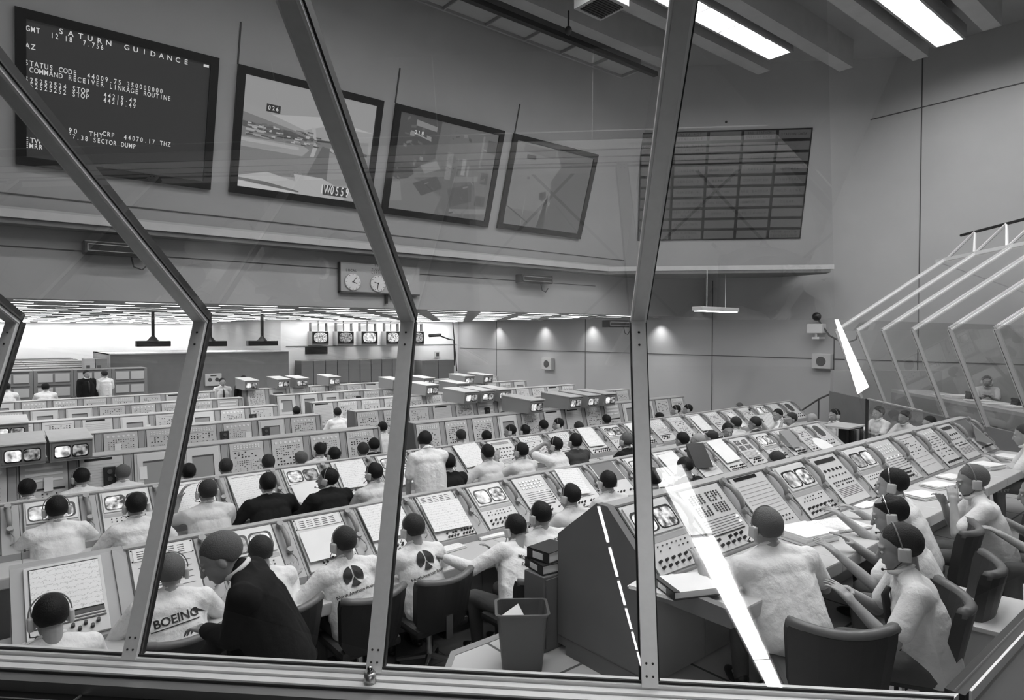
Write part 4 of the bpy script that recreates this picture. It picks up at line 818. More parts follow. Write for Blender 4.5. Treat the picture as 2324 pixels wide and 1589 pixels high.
# row B: raised row nearest the windows
KB = ['tv', 'matrix', 'window', 'tv', 'slot', 'tv', 'buttons', 'plain', 'dials', 'slot', 'blank']
xb0, pb = 3.25, .665; WB = [.665] * 12
for i, k in enumerate(KB):
    console('rais', k, xb0 + pb * i, YB_, .445, pb, 'raised console with %s, %s from left beside the glass' % (KD[k], ORD[i]), 'consoles of the raised row', i + 80, pb - .17)
    handset('rais', xb0 + pb * (i + 1) - .075, YB_, .445, 'grey handset on the %s raised console from the left' % ORD[i], 'handsets of the raised row')
r = empty('console_end_panel', (xb0, YB_, .445)); tag(r, 'plain dark grey end panel closing the raised row beside the wastebasket', 'end panel')
b = MB(); b.prism([(-.98, .66), (-.98, .76), (-.44, .78), (-.055, 1.155), (.045, 1.155), (.42, .86), (.42, .06), (.34, .06), (.34, .0), (-.42, .0), (-.42, .66)], -.06, -.004); obj('side_sheet', b, M['bodyd'], r)
b = MB(); b.box(-.065, -.06, -.40, .41, .12, .124); obj('panel_seam', b, M['seam'], r)
# upright rows further back
KU = ['dials', 'switches', 'plain', 'recorder', 'switches', 'grid', 'dials', 'window', 'plain', 'switches', 'recorder', 'dials']
for ri_, (rn, yr) in enumerate(ROWU):
    rnd = random.Random(11 + ri_); segs = [(-.6 - .61 * ri_, 5.15 - .07 * ri_), (5.86 - .03 * ri_, 14.0 + (.6 if ri_ else 0))]; n = 0
    for si, (xs, xe) in enumerate(segs):
        cnt = int(round((xe - xs) / .61)); xs = xe - .61 * cnt if si == 0 else xs
        for i in range(cnt):
            k = KU[(i * 5 + ri_ * 3 + si) % 12] if rnd.random() < .7 else rnd.choice(KU); x = xs + .61 * i
            c = console('up', k, x, yr, -.2, .61, 'upright console with %s, %s from left in %s row' % (KD[k], ORD[min(n, 26)], rn), 'upright consoles of the %s row' % rn, (i + ri_ * 2) % 5 + 200); n += 1
        for (xx, sd) in ((xs, -1),) if si else ((xe, 1),):
            b = MB(); p = prof('up'); xq = xx - .03 if sd < 0 else xx
            b.prism([(p['df'] + .3, .70), (p['df'] + .3, .78), (p['yb'] - .02, .80), (p['yt'] - .02, 1.365), (.01, 1.365), (.01, .02), (p['yb'], .02), (p['yb'], .70)], 0, .028)
            o = obj('console_end_panel', b, M['bodyd' if si else 'body']); o.location = (xq, yr, -.2); tag(o, 'flat grey end panel on the %s side of the aisle in the %s row' % ('right' if si else 'left', rn), 'end panel')
# small black telephones / intercom units standing in the upright rows
def tiny(x, y, z, label, grp): r = empty('intercom_unit', (x, y, z)); tag(r, label, 'intercom', grp); return r
im = MB(); im.box(-.07, .07, -.03, .03, 0, .36, .01); im_me = im.mesh('intercom_case', M['dark']); id_ = MB()
for v in (.08, .2, .29): id_.tube([(0, -.03, v), (0, -.045, v)], .03, 10)
id_me = id_.mesh('intercom_dial', M['line'])
ic = [(0, 248, 998), (0, 732, 1008), (0, 672, 0), (1, 604, 970), (1, 1107, 978), (1, 1365, 945), (2, 1115, 928), (2, 575, 940), (3, 815, 912), (0, 1440, 960), (1, 510, 940), (2, 1075, 905), (3, 1010, 898)]
for q, (ri_, px, py) in enumerate(ic):
    if py == 0: continue
    yr = ROWU[ri_][1]; p = onY(px, py, yr - .40); 
    r = tiny(p.x, yr - .44, .66, 'small black intercom box between panels of the %s row, %s from the left' % (ROWU[ri_][0], ORD[[z for z in ic if z[0] == ri_ and z[2]].index((ri_, px, py))]), 'black intercom boxes'); r.rotation_euler = (-R(13), 0, 0); link('intercom_case', im_me, r); link('intercom_dial', id_me, r)
# white note cards clipped on strips
cm_ = MB(); cm_.box(-.045, .045, 0, .006, 0, .17); cme = cm_.mesh('note_card', M['paper'])
for q, (ri_, px) in enumerate([(0, 108), (0, 325), (1, 268), (1, 392), (2, 337), (3, 345), (1, 565), (2, 775), (2, 1270), (1, 1345), (3, 1075), (2, 1050), (4, 710), (3, 640)]):
    yr = ROWU[ri_][1]; p = onY(px, 940, yr - .45); o = link('note_card', cme, None, (p.x, yr - .42, .80)); o.rotation_euler = (-R(13), 0, 0); tag(o, 'small white note card upright on the %s row, %s from the left' % (ROWU[ri_][0], ORD[q]), 'card', 'white note cards')
# twin-monitor hoods on top of the rows
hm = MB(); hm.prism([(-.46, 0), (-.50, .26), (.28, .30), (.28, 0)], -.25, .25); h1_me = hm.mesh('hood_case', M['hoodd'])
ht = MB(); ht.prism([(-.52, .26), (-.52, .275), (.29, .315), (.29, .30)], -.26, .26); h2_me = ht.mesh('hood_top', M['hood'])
def hood_scr():
    o = []
    T = frame_T((0, -.46, 0), (1, 0, 0), Vector((0, -.04, .26)).normalized(), Vector((0, -.26, -.04)).normalized())
    b = MB(); b.T = T; b.box(-.23, .23, .03, .23, 0, .008); o.append(('monitor_surround', b.mesh('monitor_surround', M['hoodd'])))
    for q in range(2):
        b = MB(); b.T = T; rrect(b, -.205 + q * .21, -.01 + q * .21, .05, .21, .008, .014, .2); o.append(('monitor_bezel', b.mesh('monitor_bezel', M['bezel'])))
        b = MB(); b.T = T; rrect(b, -.198 + q * .21, -.02 + q * .21, .065, .20, .014, .018, .25); o.append(('monitor_screen', b.mesh('monitor_screen', M['scr'][2 - q])))
    return o
hs_ = hood_scr()
HD = [(0, 52, 1045, 'left of two big monitor hoods on the third row at far left'), (0, 162, 1035, 'right of two big monitor hoods on the third row at far left'), (1, 22, 978, 'monitor hood cut by the left frame edge, behind the two big ones'),
      (0, 1208, 930, 'single monitor hood left of the close group of three'), (0, 1296, 922, 'left of the three close monitor hoods'), (0, 1336, 918, 'middle of the three close monitor hoods'), (0, 1374, 912, 'right of the three close monitor hoods'),
      (1, 1062, 911, 'left of three monitor hoods right of the middle mullion'), (1, 1100, 908, 'middle of three monitor hoods right of the middle mullion'), (1, 1138, 903, 'right of three monitor hoods right of the middle mullion'),
      (2, 975, 891, 'monitor hood against the right side of the middle mullion'), (3, 968, 875, 'small hood behind the one against the middle mullion'), (2, 1043, 880, 'small hood behind the left of three monitor hoods'), (3, 1060, 862, 'farthest small hood right of the middle mullion'), (3, 1102, 872, 'farthest small hood near the side wall'), (3, 900, 862, 'monitor hood left of the middle mullion'),
      (4, 640, 870, 'left of a pair of far monitor hoods before the partition'), (4, 682, 868, 'right of a pair of far monitor hoods before the partition'), (4, 755, 866, 'lone far monitor hood before the cabinets'), (4, 568, 872, 'far monitor hood behind the man in shirt and tie')]
for q, (ri_, px, py, lb) in enumerate(HD):
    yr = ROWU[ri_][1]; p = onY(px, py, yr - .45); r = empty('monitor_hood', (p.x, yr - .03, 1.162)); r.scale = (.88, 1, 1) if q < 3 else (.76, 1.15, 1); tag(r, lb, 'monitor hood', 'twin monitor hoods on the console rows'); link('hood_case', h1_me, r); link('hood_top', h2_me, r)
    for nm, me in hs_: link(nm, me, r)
# ================================================================ people
def rot_axes(yaw, pitch, roll=0): return Matrix.Rotation(yaw, 3, 'Z') @ Matrix.Rotation(-pitch, 3, 'X') @ Matrix.Rotation(roll, 3, 'Y')
def ik(s, t, l1, l2, pole):
    s, t = Vector(s), Vector(t); d = t - s; L = d.length
    if L > (l1 + l2) * .995: t = s + d * ((l1 + l2) * .995 / L); d = t - s; L = d.length
    u = d / L; a = (l1 * l1 - l2 * l2 + L * L) / (2 * L); h = math.sqrt(max(0, l1 * l1 - a * a)); p = Vector(pole); p = (p - u * p.dot(u)).normalized(); return s + u * a + p * h, t
def remesh(mb, vox, name, m, smooth=2, disp=0):
    me = mb.mesh(name, m); o = link(name, me); md = o.modifiers.new('r', 'REMESH'); md.mode = 'VOXEL'; md.voxel_size = vox; md.use_smooth_shade = True
    if smooth: s = o.modifiers.new('s', 'SMOOTH'); s.iterations = smooth; s.factor = .5
    dg = bpy.context.evaluated_depsgraph_get(); out = bpy.data.meshes.new_from_object(o.evaluated_get(dg)); bpy.data.objects.remove(o); bpy.data.meshes.remove(me)
    out.name = name; out.materials.clear(); out.materials.append(m); out.polygons.foreach_set('use_smooth', [True] * len(out.polygons)); return out
def hand(b, w, d, n, side, curl=.45, spread=1.0, s=1.0):
    """palm with four fingers and a thumb; w wrist, d along the hand, n out of the palm's back, side = +1 thumb towards +x of (d x n)"""
    d = d.normalized(); n = (n - d * n.dot(d)).normalized(); t = d.cross(n).normalized() * side
    b.caps(w, w + d * .035 * s, .026 * s, .027 * s, 8)
    for k in range(4):
        o = (k - 1.5) * .0205 * s; base = w + d * .085 * s - t * o; b.caps(w + d * .02 * s - t * o * .7, base, .0145 * s, .0115 * s, 8)
        L = [.043, .047, .044, .034][k] * s; a = curl * (1 + .08 * k); p = base; dd = d
        for j, f in enumerate((1, .65, .5)):
            dd = (d * math.cos(a * (j + 1) * .8) - n * math.sin(a * (j + 1) * .8) - t * o * 4 * spread).normalized(); q = p + dd * L * f; b.caps(p, q, (.0095 - .0008 * j) * s, (.0088 - .0008 * j) * s, 8); p = q
    p = w + d * .02 * s + t * .025 * s; q = p + (d * .6 + t * .75 - n * .2).normalized() * .04 * s; b.caps(p, q, .014 * s, .011 * s, 8); r2 = q + (d * .9 + t * .3 - n * .35).normalized() * .035 * s; b.caps(q, r2, .0105 * s, .009 * s, 8)
POSES = {  # wrist targets (left, right) with elbow poles; x to the right of the sitter, y forward, z up from the floor
    'desk': (((-.15, .47, .80), (-.55, -.3, -1)), ((.15, .47, .80), (.55, -.3, -1))), 'wide': (((-.24, .44, .80), (-.8, -.3, -1)), ((.24, .44, .80), (.8, -.3, -1))),
    'fold': (((-.02, .42, .81), (-.8, -.3, -1)), ((.05, .46, .81), (.8, -.3, -1))), 'reachl': (((-.48, .44, .90), (-.5, -.3, -.8)), ((.10, .46, .80), (.6, -.2, -1))), 'chinl': (((-.15, .34, 1.08), (-.5, .1, -1)), ((.16, .48, .80), (.6, -.2, -1))),
    'handsup': (((-.14, .26, 1.16), (-.7, .3, -1)), ((.06, .26, 1.12), (.7, .3, -1))), 'elbowup': (((-.26, .40, 1.0), (-.4, .1, -1)), ((.16, .48, .80), (.6, -.2, -1))), 'lap': (((-.14, .34, .64), (-.7, -.5, -.6)), ((.14, .34, .64), (.7, -.5, -.6))),
    'stand': (((-.26, .06, .84), (-.3, -1, 0)), ((.26, .10, .84), (.3, -1, 0))), 'lean': (((-.22, .50, .86), (-.6, -.6, -.2)), ((.26, .48, .86), (.6, -.6, -.2))), 'read': (((-.10, .38, .86), (-.6, -.3, -1)), ((.14, .36, .88), (.6, -.3, -1))),
    'type': (((-.18, .50, .80), (-.5, -.3, -1)), ((.16, .50, .80), (.5, -.3, -1))), 'hold': (((-.22, .44, .98), (-.6, -.2, -1)), ((.12, .40, .96), (.6, -.2, -1))),
}
EYES = []
def skeleton(P):
    st = P.get('stand', False); a = R(P.get('lean', 14)); sd = R(P.get('side', 0)); tw = R(P.get('twist', 0))
    pel = Vector((0, 0, .93 if st else .50)); up = Vector((math.sin(sd), math.sin(a), math.cos(a) * math.cos(sd))).normalized()
    nb = pel + up * .50; b2 = R(P.get('neck', P.get('lean', 14) * .6)); hc = nb + Vector((math.sin(sd) * .14, math.sin(b2) * .140 + .015, math.cos(b2) * .140))
    rx = Matrix.Rotation(tw, 3, 'Z') @ Vector((1, 0, 0)); rx = (rx - up * rx.dot(up)).normalized(); fw = up.cross(rx).normalized(); fw = fw if fw.y > 0 else -fw
    return pel, up, nb, hc, rx, fw
def build_person(P):
    vox = P.get('vox', .008); outfit = P.get('outfit', 'short'); st = P.get('stand', False); big = P.get('big', 1.0)
    pel, up, nb, hc, rx, fw = skeleton(P); M3 = Matrix((rx, fw, up)).transposed(); T = lambda x, y, z: pel + rx * x + fw * y + up * z
    shl, shr = T(-.185 * big, 0, .445), T(.185 * big, 0, .445); HR = rot_axes(R(P.get('hyaw', 0)), R(-P.get('hpitch', -8))) * 1.06; Hq = lambda x, y, z: hc + HR @ Vector((x, y, z))
    pose = P.get('pose', 'desk'); arms = []
    dz = P.get('dz', 0)
    for k, (sh, (tg, pole)) in enumerate(zip((shl, shr), POSES[pose])):
        tg = Vector(P.get('tl' if k == 0 else 'tr', tg)); tg = tg + Vector((0, 0, dz)); el, wr = ik(sh, tg, .29, .25, pole); arms.append((sh, el, wr))
    if st: legs = [(Vector((s * .095, 0, .90)), Vector((s * .11, .03, .48)), Vector((s * .12, -.02, .08))) for s in (-1, 1)]
    else: legs = [(Vector((s * .095, .02, .50)), Vector((s * .14, .43, .50)), Vector((s * .13, .40, .09))) for s in (-1, 1)]
    # ---- body: one continuous skin surface
    b = MB(); b.ell(T(0, 0, .04), (.15, .105, .12), M3); b.ell(T(0, 0, .2), (.14, .095, .16), M3); b.ell(T(0, -.005, .36), (.165, .095, .12), M3); b.caps(shl, shr, .045, .045)
    b.caps(nb - up * .06, Hq(0, -.02, -.06), .060, .054); b.caps(T(-.12, -.01, .44), nb + up * .0, .035, .04); b.caps(T(.12, -.01, .44), nb, .035, .04)
    b.ell(Hq(0, -.012, .028), (.075, .096, .090), HR, 20, 14); b.ell(Hq(0, .026, -.030), (.060, .070, .082), HR, 18, 12); b.ell(Hq(0, .055, -.088), (.034, .034, .026), HR); b.ell(Hq(0, .020, -.07), (.052, .055, .04), HR)
    b.caps(Hq(0, .090, .006), Hq(0, .112, -.034), .0095, .0135, 8); b.ell(Hq(0, .078, .024), (.048, .018, .011), HR); b.ell(Hq(0, .088, -.062), (.024, .012, .0095), HR); b.ell(Hq(0, .06, -.03), (.05, .03, .03), HR)
    for s in (-1, 1): b.ell(Hq(s * .076, -.008, -.012), (.012, .020, .032), HR)
    for k, (sh, el, wr) in enumerate(arms):
        b.caps(sh, el, .047, .038); b.caps(el, el.lerp(wr, .4), .038, .037); b.caps(el.lerp(wr, .4), wr, .037, .026)
        d = (wr - el).normalized(); hd = d.copy(); nn = Vector((0, 0, 1))
        if pose in ('handsup', 'chinl') and wr.z > 1.05: hd = (hc - wr).normalized(); nn = Vector((0, 1, 0))
        elif hd.z < -.3: hd.z *= .3
        if abs(hd.normalized().dot(nn)) > .95: nn = Vector((0, 1, 0))
        hand(b, wr, hd, nn, 1 if k == 0 else -1, P.get('curl', .4))
    for hp_, kn, an in legs: b.caps(hp_, kn, .075, .052); b.caps(kn, an, .050, .036); b.caps(an, an + Vector((0, .12, -.05)), .035, .03)
    out = {'name': [], 'skin': remesh(b, vox, 'person_body', M['skin'])}
    # ---- shirt or jacket
    g = .0; suit = outfit in ('suit', 'dress'); b = MB(); w_ = .010 if not suit else .022
    for sx in (-.055, 0, .055): b.caps(T(sx * big, .004, .02), T(sx * big, .002, .30), (.128 + (big - 1) * .10) + w_, .124 + w_, 18)
    b.ell(T(0, -.006, .39), (.178 * big + w_, .108 + w_, .10), M3); b.caps(T(-.16 * big, 0, .42), T(.16 * big, 0, .42), .074 + w_ * .6, .074 + w_ * .6)
    b.caps(shl, nb + up * .010, .058, .058); b.caps(shr, nb + up * .010, .058, .058); b.caps(T(-.15 * big, 0, .36), T(-.15 * big, 0, .12), .05, .055); b.caps(T(.15 * big, 0, .36), T(.15 * big, 0, .12), .05, .055)
    b.caps(nb - up * .03, nb + up * .028, .072, .066)
    if suit: b.ell(T(0, 0, -.06), (.185, .15, .13), M3)
    if P.get('shirttail'): b.ell(T(0, -.02, -.03), (.18, .14, .10), M3)
    full = outfit in ('long', 'suit', 'dress', 'coverall')
    for sh, el, wr in arms:
        if full: b.caps(sh, el, .066 + w_ * .5, .056 + w_ * .3); b.caps(el, el.lerp(wr, .93), .056 + w_ * .3, .040 + w_ * .2); 
        else: b.caps(sh, sh.lerp(el, .72), .068, .066)
        if full: b.ell(el, (.062, .062, .062))
    cl = remesh(b, max(vox, .011), 'jacket' if suit else 'shirt', M[{'suit': 'suit', 'dress': 'suitg', 'striped': 'stripe', 'grey': 'shirt2'}.get(outfit, 'shirt')], 9); out['cloth'] = cl
    # folds: small displacement along the normals
    rnd = random.Random(P.get('seed', 1)); ph = [rnd.uniform(0, 6) for _ in range(6)]; nrm = [v.normal.copy() for v in cl.vertices]
    for v, n in zip(cl.vertices, nrm):
        c = v.co; f = (1 - abs(math.sin(c.z * 17 + c.x * 13 * math.sin(ph[0]) + 1.6 * math.sin(c.x * 9 + ph[1]) + ph[2]))) ** 5 * (.5 + .5 * math.sin(c.x * 15 + c.z * 7 + ph[3])) + .7 * (1 - abs(math.sin(c.x * 21 + c.z * 12 + 1.2 * math.sin(c.z * 14 + ph[4]) + ph[5]))) ** 6 * (.5 + .5 * math.sin(c.z * 16 - c.x * 6 + ph[0]))
        v.co = c + n * f * (.0042 if not suit else .004)
    # collar
    b = MB(); ring = []
    for t in range(17): a = 2 * math.pi * t / 16; ring.append(nb + up * (.040 + .016 * math.cos(a)) + rx * math.sin(a) * .066 - fw * (math.cos(a) * .066 - .014))
    b.tube(ring, .014, 6); out['collar'] = b.mesh('collar', M['shirt'] if outfit not in ('dress', 'grey') else M['shirt2'], True)
    # trousers, shoes
    b = MB(); b.ell(Vector((0, 0, pel.z - .01)), (.172, .135, .12))
    for hp_, kn, an in legs: b.caps(hp_, kn, .092, .068); b.caps(kn, an, .066, .052)
    out['trouser'] = remesh(b, max(vox, .012), 'trousers', M['suit'] if suit and outfit != 'dress' else M['trouser'])
    b = MB()
    for hp_, kn, an in legs: b.ell(an + Vector((0, .06, -.045)), (.048, .14, .042)); b.ell(an + Vector((0, -.01, -.02)), (.045, .055, .06))
    out['shoe'] = b.mesh('shoes', M['shoe'], True)
    # ---- hair
    bald = P.get('bald', 0); lng = P.get('longhair', 0); nz = random.Random(P.get('seed', 1))
    def hf(p):
        q = Vector((p.x / .086, p.y / .108, p.z / .100)); y = max(-1, min(1, q.y)); lo = -.84 - .1 * lng
        kp = [(-1, lo), (-.22, lo), (.0, -.30 - .5 * lng), (.35, -.12 - .4 * lng), (.60, .22), (1, .42)]
        for (ya, ta), (yb_, tb_) in zip(kp[:-1], kp[1:]):
            if ya <= y <= yb_: th = ta + (tb_ - ta) * (y - ya) / (yb_ - ya); break
        f = 1 + .012 * math.sin(q.x * 23 + q.y * 17) * math.cos(q.z * 19 + q.y * 9)
        e = q.z - th; k = 1 if e > .12 else (.80 + .20 * max(0, min(1, (e + .12) / .24)))
        k *= 1 - .055 * max(0, min(1, (y - .05) / .6))
        if bald and q.z > .55 + .2 * (1 - bald): k = min(k, .90)
        return p * f * k * (1.05 if lng else 1)
    b = MB(); b.ell(Hq(0, -.020, .030), (.0845, .1065, .0985), HR, 40, 28, hf); hm_ = {'dark': 'hair', 'grey': 'hairg', 'brown': 'hairb', 'white': 'hairw'}[P.get('hair', 'dark')]; out['hair'] = b.mesh('hair', M[hm_], True)
    # ---- eyes, spectacles
    b = MB()
    for s in (-1, 1): b.ell(Hq(s * .030, .0865, -.002), (.0125, .008, .007), HR, 10, 7); b.mi = 1; b.ell(Hq(s * .030, .0935, -.002), (.0052, .003, .0052), HR, 8, 6); b.mi = 0
    out['eyes'] = b.mesh('eyes', [M['eye'], M['iris']], True)
    # ---- headset
    if P.get('headset'):
        b = MB(); b.tube([Hq(.098 * math.cos(t), -.006, .028 + .104 * math.sin(t)) for t in [R(-12 + 204 * k / 18) for k in range(19)]], .0042, 6); out['band'] = b.mesh('headband', M['chrome' if P.get('thinband') else 'cupd'], True); out['cups'] = []
        for s in (-1, 1):
            c = MB(); x = s * .092; c.box(-.014, .014, -.030, .030, -.036, .036, .010); c.v = [tuple(Hq(x, -.006, -.012) + HR @ (Matrix.Rotation(.25, 3, 'X') @ Vector(v))) for v in c.v]; out['cups'].append(c.mesh('ear_cup', M['cup'], True))
        c = MB(); c.tube([Hq(-.10, .0, -.03), Hq(-.09, .06, -.075), Hq(-.045, .105, -.085)], .003, 6); c.ell(Hq(-.04, .108, -.085), (.010, .008, .008)); out['mic'] = c.mesh('microphone', M['dark'], True)
    if P.get('tie'):
        c = MB(); c.tube([T(0, .105, .44), T(0, .135, .40), T(0, .150, .25), T(0, .145, .10)], [.014, .022, .028, .03], 6); out['tie'] = c.mesh('tie', M['tie'], True)
    out['hc'] = hc; out['frame'] = (T, M3, cl)
    return out
def decal(P, out, shape, r):
    """cloth print wrapped on the back of the shirt; shape = (verts2d, faces) in metres, x to the viewer's right"""
    T, M3, cl = out['frame']; bvh = BVHTree.FromPolygons([v.co for v in cl.vertices], [tuple(p.vertices) for p in cl.polygons]); vs, fs = shape
    me = bpy.data.meshes.new('shirt_print'); me.from_pydata([(x, y, 0) for x, y in vs], [], fs); bm = bmesh.new(); bm.from_mesh(me); bmesh.ops.triangulate(bm, faces=bm.faces[:])
    for _ in range(4):
        ed = [e for e in bm.edges if e.calc_length() > .011]
        if ed: bmesh.ops.subdivide_edges(bm, edges=ed, cuts=1); bmesh.ops.triangulate(bm, faces=[f for f in bm.faces if len(f.verts) > 3])
    fwd = M3 @ Vector((0, 1, 0))
    for v in bm.verts:
        o = T(v.co.x, -.6, v.co.y); h = bvh.ray_cast(o, fwd)
        v.co = (h[0] - fwd * .0055) if h[0] is not None else o + fwd * .45
    bm.to_mesh(me); bm.free(); me.materials.append(M['emblem']); return link('shirt_print', me, r)
def tshape(lines):  # list of (text, size, x, y, rotation)
    V, F = [], []
    for t, s, x, y, a in lines:
        me = text_mesh(t, s, bold=s * .02); c, q = math.cos(R(a)), math.sin(R(a)); n = len(V)
        for v in me.vertices: V.append((x + v.co.x * c - v.co.y * q, y + v.co.x * q + v.co.y * c))
        for p in me.polygons: F.append(tuple(i + n for i in p.vertices))
        bpy.data.meshes.remove(me)
    return V, F
def logo_shape(cx, cy, r, rot):
    """round emblem: disc cut into three by a flaring inverted Y, over a line of lettering"""
    V, F = [], []; N = 16
    def sect(a0, a1, pts):  # fan from inner points to the arc
        n = len(V); P = list(pts) + [(r * math.cos(R(a)), r * math.sin(R(a))) for a in [a0 + (a1 - a0) * k / N for k in range(N + 1)]]
        for x, y in P: V.append((x, y))
        F.append(tuple(range(n, n + len(P))))
    sect(97, 215, [(-.30 * r, -.34 * r), (-.08 * r, -.02 * r), (-.06 * r, .5 * r)]); sect(-35, 83, [(.06 * r, .5 * r), (.08 * r, -.02 * r), (.30 * r, -.34 * r)]); sect(240, 300, [(.22 * r, -.45 * r), (0, -.10 * r), (-.22 * r, -.45 * r)])
    c, s = math.cos(R(rot)), math.sin(R(rot)); V = [(cx + x * c - y * s, cy + x * s + y * c) for x, y in V]
    tv, tf = tshape([('North American Rockwell', .032, cx + .02, cy - r - .035, rot)]); n = len(V); return V + tv, F + [tuple(i + n for i in f) for f in tf]
def assemble(out, loc, yaw, label, group=None, low=False):
    r = empty('person', loc, yaw); tag(r, label, 'person', group)
    link('body', out['skin'], r); s = link(out['cloth'].name.split('.')[0], out['cloth'], r); link('collar', out['collar'], s)
    link('trousers', out['trouser'], r); link('shoes', out['shoe'], r); link('hair', out['hair'], r); link('eyes', out['eyes'], r)
    if 'tie' in out: link('tie', out['tie'], r)
    if 'band' in out:
        h = link('headset', out['band'], r)
        for c in out['cups']: link('ear_cup', c, h)
        link('microphone', out['mic'], h)
    return r, s
FLOORS = {'A': 0, 'B': .445, 'C': 0, 'U': -.2}
chair_spots = []
def person(px, py, row, P, label, yaw=0, zf=None, chair=True, depthY=None, group=None, out=None):
    out = out or build_person(P); zf = FLOORS[row] if zf is None else zf; hc = out['hc']; hx = Matrix.Rotation(R(yaw), 3, 'Z') @ Vector((hc.x, hc.y, 0))
    q = onY(px, py, depthY) if depthY else onZ(px, py, zf + hc.z)
    if depthY: zf = q.z - hc.z
    r, s = assemble(out, (q.x - hx.x, q.y - hx.y, zf), R(yaw), label, group)
    if chair and row in 'AB' and not P.get('stand'): chair_spots.append((q.x - hx.x, q.y - hx.y, zf, R(yaw), label))
    return r, s, out
D = dict
# ---- front row (row A)
W_ = 'white short-sleeved shirt'
person(115, 1402, 'A', D(outfit='short', hair='dark', headset=1, lean=22, hpitch=-22, pose='desk', vox=.007, seed=2), 'man in white shirt and headset at the bottom left corner, below the plotter chart', yaw=4)
r, s, o = person(388, 1300, 'A', D(outfit='long', hair='grey', headset=1, lean=20, hpitch=-10, hyaw=-6, pose='wide', vox=.007, seed=3, big=1.06), 'man in a white coat lettered BOEING across the back', yaw=-6)
tv, tf = tshape([('BOEING', .075, .01, .345, 8)]); n = len(tv); tv += [(-.14, .280), (.15, .318), (.15, .325), (-.14, .287), (.11, .372), (.20, .350), (.12, .392)]; tf += [(n, n + 1, n + 2, n + 3), (n + 4, n + 5, n + 6)]; decal(None, o, (tv, tf), s)
person(500, 1266, 'A', D(outfit='suit', hair='grey', stand=1, lean=24, neck=46, hyaw=8, hpitch=-30, pose='lean', tl=(.10, .42, 1.06), tr=(-.05, .40, .98), vox=.007, seed=4, big=1.05), 'standing man in dark suit bending forward, turned left over the seated men', yaw=64, depthY=3.62)
r, s, o = person(590, 1256, 'A', D(outfit='long', hair='brown', lean=24, hpitch=-18, pose='desk', vox=.007, seed=5), 'man with cropped hair and a white coat with a triangle mark, behind the dark suit', yaw=2)
decal(None, o, ([(.00, .30), (.14, .27), (.00, .35), (.018, .312), (.09, .293), (.018, .334)], [(0, 1, 4, 3), (1, 2, 5, 4), (2, 0, 3, 5)]), s)
r, s, o = person(780, 1234, 'A', D(outfit='long', hair='brown', headset=1, lean=24, twist=-8, hyaw=8, hpitch=-14, pose='wide', tl=(-.34, .42, .86), vox=.007, seed=6, big=1.04), 'man in white coat with round black emblem, hand raised, left of the middle mullion', yaw=0)
decal(None, o, logo_shape(.0, .385, .080, 6), s)
r, s, o = person(937, 1203, 'A', D(outfit='long', hair='brown', headset=1, lean=22, hpitch=-16, hyaw=4, pose='wide', vox=.007, seed=7), 'man in white coat with round black emblem, right of the middle mullion', yaw=0)
decal(None, o, logo_shape(.0, .385, .080, 6), s)
r, s, o = person(1170, 1203, 'A', D(outfit='long', hair='dark', headset=1, lean=30, side=20, twist=16, hyaw=-4, hpitch=-30, pose='reachl', tl=(-.40, .50, .88), vox=.007, seed=8), 'man in lettered white coat stretching his left arm to the knobs', yaw=2)
decal(None, o, tshape([('MCDONNELL', .046, .03, .36, -10), ('DOUGLAS', .046, .01, .30, -10)]), s)
r, s, o = person(1225, 1172, 'A', D(outfit='long', hair='dark', headset=1, lean=22, twist=-14, hyaw=10, hpitch=-12, pose='desk', vox=.007, seed=9), 'man in lettered white coat just left of the dark end panel', yaw=-8)
decal(None, o, tshape([('MCDONNELL', .042, .03, .41, 10), ('DOUGLAS', .042, .04, .36, 10)]), s)
person(1293, 1128, 'A', D(outfit='grey', hair='dark', headset=1, lean=18, hyaw=10, hpitch=-8, pose='desk', seed=10), 'man with headset in grey shirt behind the peak of the end panel', yaw=-4)
person(1378, 1096, 'A', D(outfit='grey', hair='dark', headset=1, lean=16, hyaw=-8, hpitch=-8, pose='desk', seed=11), 'dark-haired man in grey shirt with headset, left of the third mullion', yaw=-4)
person(1478, 1088, 'A', D(outfit='striped', hair='dark', headset=1, lean=16, hyaw=12, pose='desk', vox=.011, seed=12), 'person in striped shirt half hidden behind the third mullion', yaw=0)
person(1553, 1062, 'A', D(outfit='suit', hair='dark', lean=24, hpitch=-20, pose='read', vox=.011, seed=13), 'dark-clad man bent down right of the third mullion, by a dark folder', yaw=0)
person(1760, 1047, 'A', D(outfit='short', hair='brown', lean=14, pose='desk', vox=.011, seed=14), 'man whose hair top alone shows above the raised consoles', yaw=0)
# ---- raised row (row B)
person(1737, 1199, 'B', D(outfit='short', hair='grey', headset=1, lean=26, side=-4, hpitch=-10, hyaw=8, pose='wide', tl=(-.44, .34, .84), vox=.006, seed=20, big=1.26), 'broad crop-haired man in white shirt seen from behind, beside the reflected band', yaw=-30, chair=False)
person(2040, 1243, 'B', D(outfit='short', hair='brown', headset=1, lean=16, hpitch=-16, hyaw=0, pose='read', tl=(-.18, .42, .84), tr=(.10, .40, .80), vox=.006, seed=21, tie=1, curl=.25), 'curly-haired man in white shirt and tie in profile, nearest at lower right', yaw=30)
person(2018, 1168, 'B', D(outfit='short', hair='dark', headset=1, thinband=1, bald=.4, lean=26, hpitch=-20, hyaw=6, pose='type', tl=(-.30, .54, .84), vox=.006, seed=22, curl=.2), 'middle of three men in profile, high forehead, arms stretched over papers', yaw=18)
person(2023, 1100, 'B', D(outfit='short', hair='dark', headset=1, thinband=1, lean=22, hpitch=-10, hyaw=4, pose='type', tl=(-.36, .50, .86), vox=.006, seed=23), 'dark-haired man with pale ear cup, rearmost of the three in profile', yaw=12)
